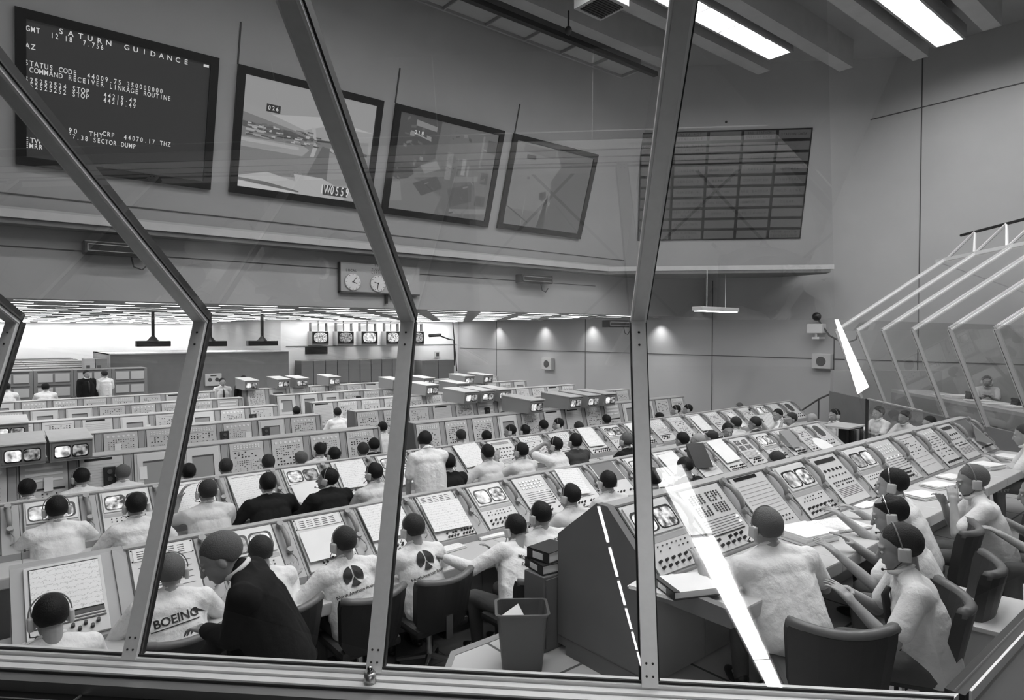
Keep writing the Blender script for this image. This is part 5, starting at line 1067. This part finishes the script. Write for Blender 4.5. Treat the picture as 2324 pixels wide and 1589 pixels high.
person(2205, 1092, 'B', D(outfit='short', hair='grey', headset=1, lean=18, hpitch=-14, hyaw=6, pose='read', tl=(-.14, .34, .95), vox=.007, seed=24), 'man in white shirt holding a microphone, in the dark chair at right', yaw=26)
person(2352, 1120, 'B', D(outfit='short', hair='dark', lean=26, hpitch=-10, pose='wide', tl=(-.30, .50, .80), vox=.009, seed=25), 'man cut off by the right edge, only arm and white sleeve showing', yaw=20)
person(2325, 988, 'B', D(outfit='short', hair='brown', lean=18, hpitch=-10, pose='desk', vox=.010, seed=26), 'man cut off by the right edge beside the far raised consoles', yaw=14)
# ---- second row (row C)
C_ = [
 (128, 1158, D(outfit='short', hair='dark', headset=1, lean=18, hyaw=4, pose='wide', seed=30, big=1.06), 0, 'dark-haired man with headset and white shirt above the plotter console'),
 (308, 1150, D(outfit='short', hair='dark', headset=1, lean=20, hyaw=2, pose='wide', seed=31), 2, 'man in white shirt left of the second mullion, before twin screens'),
 (470, 1118, D(outfit='grey', hair='brown', headset=1, lean=16, hyaw=4, pose='elbowup', tl=(-.22, .36, 1.06), seed=32, big=1.05), 0, 'man in pale shirt raising his left hand, right of the second mullion'),
 (607, 1100, D(outfit='suit', hair='dark', lean=20, hyaw=-2, pose='wide', seed=33, big=1.14), 0, 'broad man in dark suit seen straight from behind in the second row'),
 (742, 1088, D(outfit='suit', hair='dark', headset=1, lean=20, hyaw=42, hpitch=4, pose='wide', seed=34, big=1.08), 4, 'man in dark suit and headset turning his face left'),
 (847, 1076, D(outfit='grey', hair='dark', headset=1, lean=16, hyaw=20, pose='desk', seed=35), 4, 'man in pale shirt left of the middle mullion in the second row'),
 (1016, 1052, D(outfit='suit', hair='dark', headset=1, lean=14, hyaw=-6, pose='desk', seed=36), 0, 'man in dark jacket beside the standing man in white shirt'),
 (1105, 1030, D(outfit='grey', hair='dark', lean=18, hyaw=0, pose='wide', tl=(-.40, .44, .86), seed=37), 0, 'man in white shirt with left forearm on the desk, right of the dark jacket'),
 (1181, 1026, D(outfit='grey', hair='dark', headset=1, lean=18, hyaw=16, pose='elbowup', seed=38), 0, 'man in pale shirt and headset with left elbow raised'),
 (1258, 1012, D(outfit='short', hair='dark', headset=1, lean=18, hyaw=24, hpitch=0, pose='handsup', seed=39), 4, 'man in white shirt holding both hands to his face'),
 (1304, 1004, D(outfit='dress', hair='dark', longhair=.7, headset=1, lean=12, hyaw=0, pose='desk', seed=40), -4, 'person with fuller dark hair and dark top before a tall white paper'),
 (1420, 1002, D(outfit='suit', hair='grey', headset=1, lean=18, hyaw=0, pose='wide', seed=41), 0, 'grey-haired man in dark suit just left of the third mullion'),
 (1547, 1000, D(outfit='grey', hair='dark', lean=14, pose='desk', seed=42, vox=.011), 0, 'man with round black hair seen from behind, right of the third mullion'),
 (1582, 1004, D(outfit='grey', hair='white', lean=20, hyaw=40, pose='desk', seed=43, vox=.011), 10, 'white-haired man low behind the front consoles'),
 (1612, 994, D(outfit='grey', hair='brown', bald=.8, lean=22, hyaw=20, pose='desk', seed=44, vox=.011), 0, 'balding man bent low left of the dark suited man'),
 (1652, 978, D(outfit='suit', hair='dark', lean=14, hyaw=10, hpitch=-14, pose='lap', seed=45, vox=.010), 130, 'man in dark suit turned towards the glass in the second row'),
 (1668, 962, D(outfit='grey', hair='brown', lean=16, pose='desk', seed=46, vox=.011), 0, 'man hidden behind the dark suited man, brown hair showing'),
 (1712, 962, D(outfit='dress', hair='brown', lean=10, hyaw=10, pose='desk', seed=47, vox=.011), 10, 'person seen from behind between the suited man and the open newspaper'),
 (1764, 943, D(outfit='short', hair='dark', lean=12, hyaw=40, pose='hold', seed=48, vox=.010), 40, 'dark-haired man reading an open paper near the row end'),
 (1795, 952, D(outfit='grey', hair='brown', lean=16, hyaw=30, pose='chinl', seed=49, vox=.011), 30, 'man with hand to head right of the paper reader'),
 (1842, 955, D(outfit='short', hair='white', lean=20, hyaw=30, hpitch=-20, pose='desk', seed=50, vox=.011), 60, 'white-haired man near the handrail'),
 (1893, 943, D(outfit='grey', hair='dark', headset=1, lean=10, hyaw=16, pose='lap', seed=51, vox=.010), 50, 'dark-haired person with headset right of the handrail'),
]
for px, py, P, yw, lb in C_: P.setdefault('vox', .009); person(px, py, 'C', P, lb, yaw=yw)
person(965, 1003, 'C', D(outfit='short', hair='dark', stand=1, lean=14, neck=38, hyaw=-34, hpitch=-26, pose='lean', tl=(-.24, .16, .84), tr=(.30, .38, .85), vox=.008, seed=60, big=1.06), 'standing man in white shirt leaning over the second row, back to the camera', yaw=-12, depthY=6.85)
# ---- upright rows: a few figures shared as copies
PR = {}
def proto(key, P):
    if key not in PR: P.setdefault('vox', .013); PR[key] = build_person(P)
    return PR[key]
UT_ = dict(
 d=D(outfit='short', hair='dark', lean=14, pose='desk', seed=70), dh=D(outfit='short', hair='dark', headset=1, lean=14, hyaw=14, pose='desk', seed=71), b=D(outfit='grey', hair='brown', lean=16, pose='wide', seed=72),
 g=D(outfit='short', hair='grey', bald=.5, lean=14, pose='desk', seed=73), s=D(outfit='suit', hair='dark', lean=12, pose='desk', seed=74), l=D(outfit='short', hair='dark', headset=1, lean=12, hyaw=50, pose='desk', seed=75))
UP_ = [(62, 1112, 'd', 'man with black hair low before the third row, left of the screens hoods'), (184, 1086, 'dh', 'man in white shirt and headset before the tall left console panels'), (279, 1075, 'g', 'grey-haired man in white shirt before the tall left console panels'),
 (428, 1074, 's', 'dark-clad man half hidden right of the second mullion'), (512, 1062, 'b', 'person with dark hair under a recorder window in the third row'), (608, 1052, 'b', 'brown-haired man left of the bald man in the third row'), (682, 1043, 'g', 'balding man between two headset wearers in the third row'),
 (725, 1024, 'dh', 'left of two men with white ear cups in the third row'), (757, 1035, 'dh', 'right of two men with white ear cups in the third row'), (823, 1023, 'b', 'man with dark hair left of the aisle in the third row'), (848, 1012, 's', 'man in dark jacket left of the middle mullion, third row'),
 (867, 972, 'd', 'man in white shirt facing away at the aisle, just left of the middle mullion'), (1045, 991, 'b', 'man right of the standing man, before the third row'), (1103, 994, 'd', 'dark-haired head right of a black intercom box'), (1157, 980, 'l', 'man with glasses looking left in the third row'), (1190, 980, 'dh', 'man beside the bespectacled man in the third row'), (1232, 968, 'd', 'dark head left of the man facing left in the third row'),
 (1266, 964, 'l', 'man in white shirt turned left in the third row'), (1312, 972, 'b', 'head just above the second row, left of a recorder'), (1375, 955, 'd', 'head left of the dark recorder window near the third mullion'),
 (305, 1004, 'd', 'dark hair top showing at the fourth row, centre left'), (380, 1000, 'b', 'head beside the second mullion at the fourth row'), (133, 965, 's', 'dark head above the big monitor hoods at left'), (765, 938, 'd', 'man in white shirt at the open aisle desk, fourth row'), (1140, 948, 'd', 'head above the third row right of the middle mullion'), (1163, 934, 'b', 'head above a black box, fifth row'),
 (1533, 932, 'l', 'left of two men in profile by the side wall'), (1560, 930, 'l', 'right of two men in profile by the side wall'), (1495, 950, 's', 'dark head right of the third mullion at the row end'),
 (168, 910, 'b', 'head above the far left consoles'), (218, 912, 'g', 'grey head above the far left consoles'), (505, 916, 'd', 'dark hair top in front of the man in shirt and tie'), (672, 935, 's', 'dark figure bent over the desk at the aisle end'), (714, 906, 'b', 'small dark head in the sixth row'), (772, 880, 'd', 'small head before the far cabinets'), (880, 878, 'd', 'small head left of the middle mullion in the seventh row')]
rows_y = [10.2, 12.5, 14.7, 17.0, 19.3]
for px, py, k, lb in UP_:
    out = proto(k, UT_[k]); q = onZ(px, py, -.2 + out['hc'].z)
    person(px, py, 'U', UT_[k], lb, yaw=(random.random() - .5) * 16, out=out, chair=False)
# standing and seated figures at the back
person(505, 868, 'U', D(outfit='long', hair='dark', stand=1, tie=1, lean=2, pose='stand', hyaw=0, hpitch=0, vox=.011, seed=80), 'standing man in white shirt and dark tie facing the windows', yaw=180, chair=False, depthY=19.9)
person(197, 850, 'U', D(outfit='suit', hair='dark', stand=1, tie=1, lean=2, pose='stand', vox=.012, seed=81), 'standing man in dark jacket at the left end of the partition', yaw=200, chair=False, depthY=22.6)
person(236, 850, 'U', D(outfit='short', hair='brown', stand=1, lean=4, pose='stand', vox=.012, seed=82), 'standing man in white shirt seen from behind beside the tall cabinets', yaw=20, chair=False, depthY=22.8)
person(552, 862, 'U', D(outfit='suit', hair='dark', stand=1, lean=2, pose='stand', vox=.013, seed=83), 'dark standing figure beside the far monitor hood', yaw=10, chair=False, depthY=19.9)
person(14, 880, 'U', D(outfit='short', hair='dark', lean=10, pose='desk', vox=.012, seed=84), 'man in white shirt at the far left before the racks, at the frame edge', yaw=0, chair=False, zf=-.2, depthY=20.8)
person(103, 880, 'U', D(outfit='short', hair='dark', lean=10, pose='desk', vox=.012, seed=85), 'man in white shirt before the racks at far left, right of another', yaw=0, chair=False, depthY=20.8)
person(1677, 924, 'U', D(outfit='short', hair='grey', stand=1, lean=4, pose='stand', vox=.013, seed=86), 'small figure in white standing by the side wall', yaw=20, chair=False, depthY=10.6)
# people behind the opposite glass
q = fp(.9, 0, 0); person(2240, 866, 'U', D(outfit='grey', hair='dark', headset=1, lean=14, pose='fold', vox=.011, seed=87), 'person with headset seated behind the opposite slanted windows', yaw=110, zf=E - 2.2, chair=False)
for px, py, lb, k in ((1993, 938, 'left figure standing behind the low glass partition', 0), (2052, 948, 'second figure behind the low glass partition', 1), (2108, 962, 'right figure behind the low glass partition', 2)):
    person(px, py, 'U', D(outfit='short' if k != 1 else 'grey', hair='dark', lean=10, pose='desk', vox=.013, seed=88 + k), lb, yaw=60, zf=.0 + .1, chair=False)
# ================================================================ chairs
def chair_parts():
    seat = MB(); seat.box(-.24, .24, -.22, .25, .40, .47, .03)
    back = MB(); back.T = Matrix.Translation((0, -.24, .44)) @ Matrix.Rotation(R(12), 4, 'X')
    P = []
    def cv(x): return -.0 + .10 * (x / .26) ** 2
    n = 8; vs = []; 
    for (z, wd) in ((0, .20), (.06, .235), (.34, .26), (.40, .255)):
        for k in range(n + 1): x = -wd + 2 * wd * k / n; vs.append((x, cv(x) - .03, z))
    for (z, wd) in ((0, .20), (.06, .235), (.34, .26), (.40, .255)):
        for k in range(n + 1): x = -wd + 2 * wd * k / n; vs.append((x, cv(x) + .03, z))
    fs = []; m = n + 1; o = 4 * m
    for j in range(3):
        for k in range(n): a = j * m + k; fs += [(a, a + 1, a + m + 1, a + m), (a + o, a + o + m, a + o + m + 1, a + o + 1)]
    for k in range(n): fs += [(k, k + o, k + 1 + o, k + 1), (3 * m + k, 3 * m + k + 1, 3 * m + k + 1 + o, 3 * m + k + o)]
    for j in range(3): fs += [(j * m, (j + 1) * m, (j + 1) * m + o, j * m + o), (j * m + n, j * m + n + o, (j + 1) * m + n + o, (j + 1) * m + n)]
    back.add(vs, fs)
    rim = MB(); rim.T = back.T; rim.tube([(-.255 + .51 * k / n, cv(-.255 + .51 * k / n), .405) for k in range(n + 1)], .030, 6)
    stem = MB(); stem.cyl((0, 0, .12), .028, .28, 12); stem.box(-.03, .03, -.27, 0, .37, .40); stem.box(-.03, .03, -.30, -.26, .38, .56)
    res = [('seat_cushion', seat.mesh('seat_cushion', M['chair']), 1), ('backrest', back.mesh('backrest', M['chair'], False), 1), ('backrest_rim', rim.mesh('backrest_rim', M['chairrim'], True), 1), ('stem', stem.mesh('stem', M['chrome']), 1)]
    for k in range(4):
        a = R(45 + 90 * k); c, s = math.cos(a), math.sin(a); l = MB(); l.tube([(0, 0, .14), (c * .27, s * .27, .085)], [.026, .016], 6); me = l.mesh('leg', M['steel'])
        w = MB(); w.T = Matrix.Translation((c * .27, s * .27, .032)) @ Matrix.Rotation(R(90), 4, 'X') @ Matrix.Rotation(a, 4, 'Y'); w.cyl((0, 0, -.012), .03, .024, 12); w.T = None; w.tube([(c * .27, s * .27, .03), (c * .27, s * .27, .085)], .008, 6); res.append(('leg', me, w.mesh('caster', M['rubber'])))
    return res
CP = chair_parts()
def put_chair(x, y, z, yaw, label, grp='swivel chairs of the operators'):
    r = empty('swivel_chair', (x, y, z), yaw); tag(r, label, 'chair', grp)
    for nm, me, sub in CP:
        o = link(nm, me, r)
        if nm == 'leg': link('caster', sub, o)
    return r
q = onZ(1872, 1535, .445 + .47); put_chair(q.x, q.y, .445, R(-48), 'large dark swivel chair turned with its broad back to the glass, behind the broad man')
for x, y, z, yw, lb in chair_spots:
    y = max(y, 1.42) if z > .4 else y; w = lb.split(','); s = 'dark swivel chair under the ' + w[0]
    s = ' '.join(s.split()[:16]); put_chair(x, y - .02, z, yw, s)
# ================================================================ loose things
# wastebasket with crumpled paper
q = onZ(1184, 1512, .445); r = empty('wastebasket', (q.x, q.y, .447), R(-37)); tag(r, 'grey tapered plastic wastebasket on the pale platform tiles', 'wastebasket')
def bask(b, w0, d0, w1, d1, h, t):
    def ringp(w, d, z, rr=.035, n=4):
        P = []
        for sx, sy, a0 in ((1, 1, 0), (-1, 1, 90), (-1, -1, 180), (1, -1, 270)):
            for k in range(n + 1): a = R(a0 + 90 * k / n); P.append((sx * (w - rr) + rr * math.cos(a), sy * (d - rr) + rr * math.sin(a), z))
        return P
    rings = [ringp(w0, d0, 0), ringp(w1, d1, h), ringp(w1 + .012, d1 + .012, h), ringp(w1 + .012, d1 + .012, h + .014), ringp(w1 - t, d1 - t, h + .014), ringp(w0 - t, d0 - t, .012)]; n = len(rings[0]); vs = [p for g in rings for p in g]; fs = [tuple(range(n - 1, -1, -1)), tuple(range(5 * n, 6 * n))]
    for j in range(5):
        for k in range(n): fs.append((j * n + k, j * n + (k + 1) % n, (j + 1) * n + (k + 1) % n, (j + 1) * n + k))
    b.add(vs, fs)
b = MB(); bask(b, .135, .10, .175, .135, .40, .006); obj('basket_shell', b, M['basket'], r)
r = empty('waste_paper', (q.x, q.y, .72), R(-37)); tag(r, 'white paper sheets crumpled inside the wastebasket', 'paper'); b = MB(); b.add([(-.15, -.10, .12), (-.02, .10, .12), (.06, -.02, .0), (-.12, -.10, .0)], [(0, 1, 2, 3)]); b.add([(-.15, -.10, .122), (-.02, .10, .122), (.06, -.02, .002), (-.12, -.10, .002)], [(3, 2, 1, 0)]); obj('folded_sheet', b, M['paper'], r)
b = MB(); random.seed(8)
b.ell((.03, -.02, -.04), (.10, .07, .06), nu=12, nv=8, fn=lambda p: p * random.uniform(.8, 1.15)); obj('crumpled_sheet', b, M['paper'], r)
# metal file cabinet and binders left of the end panel
q = onZ(1230, 1465, .445)
x0, x1, y0, y1 = 2.72, 3.05, 3.05, 3.40
p1, p2 = onZ(1190, 1310, 1.10), onZ(1262, 1330, 1.10)
r = empty('file_cabinet', (3.24, 3.51, .445)); tag(r, 'dark grey two-drawer file cabinet between the wastebasket and the end panel', 'cabinet')
b = MB(); b.box(-.16, .16, -.11, .11, 0, .55, .008); obj('cabinet_body', b, M['bodyd'], r); b = MB(); b.box(-.145, .145, -.118, -.11, .03, .29); b.box(-.145, .145, -.118, -.11, .29, .53); obj('drawer_front', b, M['bodyd'], r)
def binder(loc, rz, w_, d_, h_, label, m='binder', tilt=(0, 0), nm='ring_binder', top=True):
    r = empty(nm, loc, rz); r.rotation_euler = (R(tilt[0]), R(tilt[1]), rz); tag(r, label, 'binder')
    b = MB(); b.box(-w_ / 2, w_ / 2, -d_ / 2, d_ / 2, 0, .005); b.box(-w_ / 2, w_ / 2 if top else -w_ / 2 + .04, -d_ / 2, d_ / 2, h_ - .005, h_); b.box(-w_ / 2, -w_ / 2 + .005, -d_ / 2, d_ / 2, 0, h_); obj('cover', b, M[m], r)
    b = MB(); b.box(-w_ / 2 + .012, w_ / 2 - .012, -d_ / 2 + .01, d_ / 2 - .01, .006, h_ - .008); obj('page_block', b, M['paper'], r)
    b = MB(); b.box(-w_ / 2 - .002, -w_ / 2, -.05, .05, h_ * .2, h_ * .8); obj('spine_label', b, M['paper'], r); return r
binder((3.25, 3.53, .998), R(-8), .28, .24, .07, 'thick black binder with a white spine label lying on the file cabinet')
binder((3.27, 3.55, 1.069), R(6), .26, .22, .08, 'upper dark binder on top of the black one by the end panel')
def papers(loc, rz, w_, d_, h_, label, m='paper', grp=None):
    b = MB(); n = max(1, min(5, int(h_ / .006))); rnd = random.Random(sum(map(ord, label)) % 999)
    for k in range(n): dx, dy = rnd.uniform(-.008, .008), rnd.uniform(-.008, .008); b.box(-w_ / 2 + dx, w_ / 2 + dx, -d_ / 2 + dy, d_ / 2 + dy, h_ * k / n, h_ * (k + 1) / n - .0006)
    o = obj('paper_stack', b, M[m]); o.location = loc; o.rotation_euler = (0, 0, rz); tag(o, label, 'papers', grp); return o
def desk_at(px, py, z): q = onZ(px, py, z); return (q.x, q.y, z + .002)
ZA, ZBd = .742, .445 + .742
PL_ = [(1505, 1330, 12, .34, .30, .02, 'paper', 'loose white sheets under the ring binder at the desk corner'), (1830, 1222, -12, .36, .30, .07, 'paper', 'thick white document pile beside the broad man'),
 (1905, 1195, -18, .40, .28, .02, 'plot', 'wide open printout before the three men in profile'), (1955, 1145, -10, .28, .22, .01, 'plot', 'open notebook page beside the middle of three men'), (2095, 1128, -14, .30, .22, .03, 'paper', 'first white book in the line along the raised desk'), (2130, 1105, -14, .30, .20, .03, 'paper', 'second white book in the line along the raised desk'),
 (2160, 1085, -14, .26, .18, .02, 'paper', 'third white book in the line along the raised desk'), (2240, 1062, -14, .30, .24, .05, 'paper', 'tall paper pile on the raised desk near the right edge'), (2290, 1040, -10, .30, .24, .03, 'paper', 'papers on the raised desk at the right edge'), (1795, 1185, 20, .20, .34, .015, 'paper', 'tall white pad propped beside the broad man')]
for px, py, rz, w_, d_, h_, m, lb in PL_: papers(desk_at(px, py, ZBd), R(rz), w_, d_, h_, lb, m)
binder(desk_at(1560, 1345, ZBd)[:2] + (ZBd + .024,), R(-24), .34, .28, .05, 'open black-edged ring binder of white pages on the raised desk corner', top=False)
# row A desk papers
for px, py, rz, w_, d_, h_, m, lb in [(190, 1440, -8, .30, .22, .035, 'paper', 'thick open manual on the desk beside the plotter man'), (262, 1418, 60, .22, .12, .03, 'binder', 'small black binder right of the open manual'), (300, 1400, 10, .2, .2, .01, 'paper', 'white sheet behind the second mullion foot'), (45, 1455, 5, .2, .16, .01, 'paper', 'white sheet at the bottom left corner desk'),
    (700, 1300, 6, .30, .24, .01, 'plot', 'open notebook under the emblem man hand'), (1010, 1245, 6, .32, .24, .02, 'plot', 'open notebook right of the second emblem man'), (1110, 1215, -6, .30, .24, .02, 'paper', 'white sheets behind the stretched arm'), (1150, 1190, 20, .06, .30, .03, 'binder', 'long black folder edge on the front desk'), (1262, 1200, 0, .26, .2, .015, 'paper', 'white pad between the lettered coats')]:
    papers(desk_at(px, py, ZA), R(rz), w_, d_, h_, lb, m)
# row C desk papers
for px, py, rz, w_, d_, h_, m, lb in [(35, 1250, 5, .26, .22, .03, 'paper', 'open note pad at the left frame edge'), (225, 1215, 20, .2, .2, .02, 'binderg', 'dark folder between the two left men'), (400, 1195, -10, .20, .24, .03, 'paper', 'pad on a black clipboard below the raised hand'), (690, 1150, 12, .26, .2, .02, 'paper', 'papers between the two dark suits'),
    (1060, 1075, 0, .3, .24, .02, 'paper', 'white sheets right of the dark jacket'), (1350, 1025, -8, .4, .26, .03, 'plot', 'large open papers beside the grey-haired man'), (1385, 1010, 14, .3, .24, .02, 'paper', 'crumpled sheets left of the third mullion'), (1490, 1010, 4, .4, .26, .03, 'paper', 'wide white papers right of the third mullion'), (1640, 1000, 8, .3, .24, .02, 'paper', 'papers before the white-haired man')]:
    papers(desk_at(px, py, ZA), R(rz), w_, d_, h_, lb, m)
# newspaper held in the second row, paper circle and dark files at the end of row A
q = onY(1745, 968, 6.95); b = MB(); b.add([(-.3, 0, 0), (0, .05, -.04), (.3, 0, 0), (.3, .12, .26), (0, .16, .22), (-.3, .12, .26)], [(0, 1, 4, 5), (1, 2, 3, 4)]); b.add([(-.3, 0, -.003), (0, .05, -.043), (.3, 0, -.003), (.3, .12, .257), (0, .16, .217), (-.3, .12, .257)], [(5, 4, 1, 0), (4, 3, 2, 1)]); o = obj('newspaper', b, M['plot']); o.location = q; tag(o, 'open newspaper held up near the end of the second row', 'newspaper')
q = onZ(1872, 1012, 1.0); b = MB(); b.hprism([(.2 * math.cos(t * .4), .2 * math.sin(t * .4)) for t in range(15)], 0, .004); o = obj('round_chart', b, M['paper']); o.location = (q.x, q.y, 1.0); o.rotation_euler = (R(30), 0, 0); tag(o, 'curved white chart sheet at the right end of the front row', 'paper')
r = empty('stool', (12.4, 5.35, 0)); tag(r, 'small pale table with dark ribbed files at the end of the front row', 'table')
b = MB(); b.box(-.35, .35, -.25, .25, 1.02, 1.05); obj('table_top', b, M['desk'], r)
for sx in (-.3, .3):
    for sy in (-.2, .2): b = MB(); b.box(sx - .02, sx + .02, sy - .02, sy + .02, 0, 1.02); obj('leg', b, M['dark'], r)
for k in range(3): b = MB(); b.box(-.05, .05, -.14, .14, 0, .3); o = obj('file_box', b, M['dark' if k != 1 else 'body']); o.location = (12.2 + .13 * k, 5.2, .70); tag(o, '%s upright file by the end of the front row' % ['left dark', 'middle pale', 'right dark'][k], 'file')
# open binder propped on the front row, grey lids
for px, py, lb, rz in ((1795, 1010, 'grey triangular open lid standing on the front row near its right end', 20),):
    q = onY(px, py, YA - .35); b = MB(); b.prism([(-.12, 0), (.10, .02), (.12, .24)], -.16, .16); o = obj('open_cover', b, M['hoodd']); o.location = (q.x, q.y, .93); tag(o, lb, 'cover')
q = onY(1590, 1050, YA - .35); b = MB(); b.prism([(-.1, 0), (.1, .02), (.14, .30)], -.14, .14); o = obj('open_folder', b, M['binder']); o.location = (q.x, q.y, .92); o.rotation_euler = (0, 0, R(-20)); tag(o, 'dark open folder standing beside the third mullion', 'folder')
q = onZ(2235, 1000, 1.35); b = MB(); b.prism([(-.1, 0), (.1, .02), (.14, .22)], -.12, .12); o = obj('open_cover', b, M['hoodd']); o.location = (q.x, q.y, 1.33); o.rotation_euler = (0, 0, R(20)); tag(o, 'small grey open cover near the right end of the raised row', 'cover')
# round wall lamp-like telephone dials on the raised consoles
for i in (3, 6):
    T, L = slope_T(-.43, .76, -.05, 1.14); r = empty('rotary_dial'); r.matrix_world = Matrix.Translation((xb0 + pb * i + .40, YB_, .445)) @ T @ Matrix.Translation((0, L * .13, .012)); tag(r, 'round white rotary dial on the %s raised console from the left' % ORD[i], 'dial'); b = MB(); b.cyl((0, 0, 0), .038, .012, 20); obj('dial_plate', b, M['panel2'], r); b = MB()
    for k in range(10): a = R(36 * k); b.cyl((.026 * math.cos(a), .026 * math.sin(a), .012), .004, .002, 8)
    obj('finger_holes', b, M['dark'], r)
# side table and extra furniture at the lower right corner
q = onZ(2275, 1440, .445 + .55); r = empty('side_table', (q.x + .3, q.y + .22, .445), R(8)); tag(r, 'pale topped side table on dark legs at the lower right corner', 'table')
b = MB(); b.box(-.34, .34, -.25, .25, .53, .56, .006); obj('table_top', b, M['panel'], r); b = MB(); b.box(-.33, .33, -.25, -.24, .10, .53); b.box(-.33, -.32, -.25, .25, .10, .53); obj('side_panel', b, M['body'], r)
for sx in (-.31, .31):
    for sy in (-.22, .22): b = MB(); b.box(sx - .015, sx + .015, sy - .015, sy + .015, 0, .53); obj('leg', b, M['dark'], r)
# items on the opposite counter
rnd = random.Random(4)
for k in range(9):
    n = .1 + k * .55; p = fp(1.55, n, -1.235); b = MB(); b.box(-.14, .14, -.2, .2, 0, rnd.choice((.01, .03, .05))); o = obj('paper_stack', b, M['paper']); o.location = p; o.rotation_euler = (0, 0, R(45 + rnd.uniform(-15, 15))); tag(o, 'white papers on the counter behind the opposite windows, %s from the left' % ORD[k], 'papers', 'papers on the opposite counter')
for k, n in enumerate((.9, 2.2, 3.4)):
    p = fp(1.45, n, -1.235); r = empty('desk_telephone', p, R(40)); tag(r, 'black telephone on the opposite counter, %s from the left' % ORD[k], 'telephone', 'telephones on the opposite counter'); b = MB(); b.prism([(-.1, 0), (-.1, .04), (.08, .10), (.1, 0)], -.1, .1); obj('telephone_base', b, M['dark'], r); b = MB(); b.caps((-.11, .06, .12), (.11, .06, .12), .025, .025, 8); obj('handset', b, M['dark'], r)
# crew headset cords
for (a, c, lb) in (((2190, 1126), (2324, 1108), 'coiled headset cord stretched right from the man with the microphone'),):
    p, q = onY(*a, 2.1), onY(*c, 2.1); b = MB(); n = 120; d = q - p; b.tube([p + d * (k / n) + Vector((0, math.cos(k * .9) * .012, math.sin(k * .9) * .012)) for k in range(n + 1)], .004, 5); tag(obj('coiled_cord', b, M['phone'], None, True), lb, 'cord')

# black gooseneck microphones on the raised and front rows
for px, py, zz, sc_, lb in ((1700, 1108, 1.45, 1, 'black gooseneck microphone on the raised row above the broad man'), (1778, 1098, 1.42, 1, 'black gooseneck microphone drooping beside the twin screens of the raised row'), (2003, 1012, 1.42, 1, 'black gooseneck microphone rising above the dark-haired man in profile'), (2124, 975, 1.45, 1, 'black gooseneck microphone near the far end of the raised row'), (1265, 1012, 1.05, .8, 'black gooseneck microphone by the man holding his face'), (1700, 935, 1.05, .9, 'black gooseneck microphone standing up by the side wall end of the second row')):
    q = onZ(px, py, zz); r = empty('gooseneck_microphone', q); tag(r, lb, 'microphone'); b = MB(); b.caps((-.02, -.02, .05), (.03, .02, -.02), .024, .028, 10); obj('microphone_head', b, M['dark'], r, True)
    b = MB(); b.tube([(.03, .02, -.02), (.07, .03, -.06), (.09, .0, -.14), (.08, -.06, -.22)], [.010, .009, .009, .010], 8); obj('gooseneck', b, M['dark'], r, True)
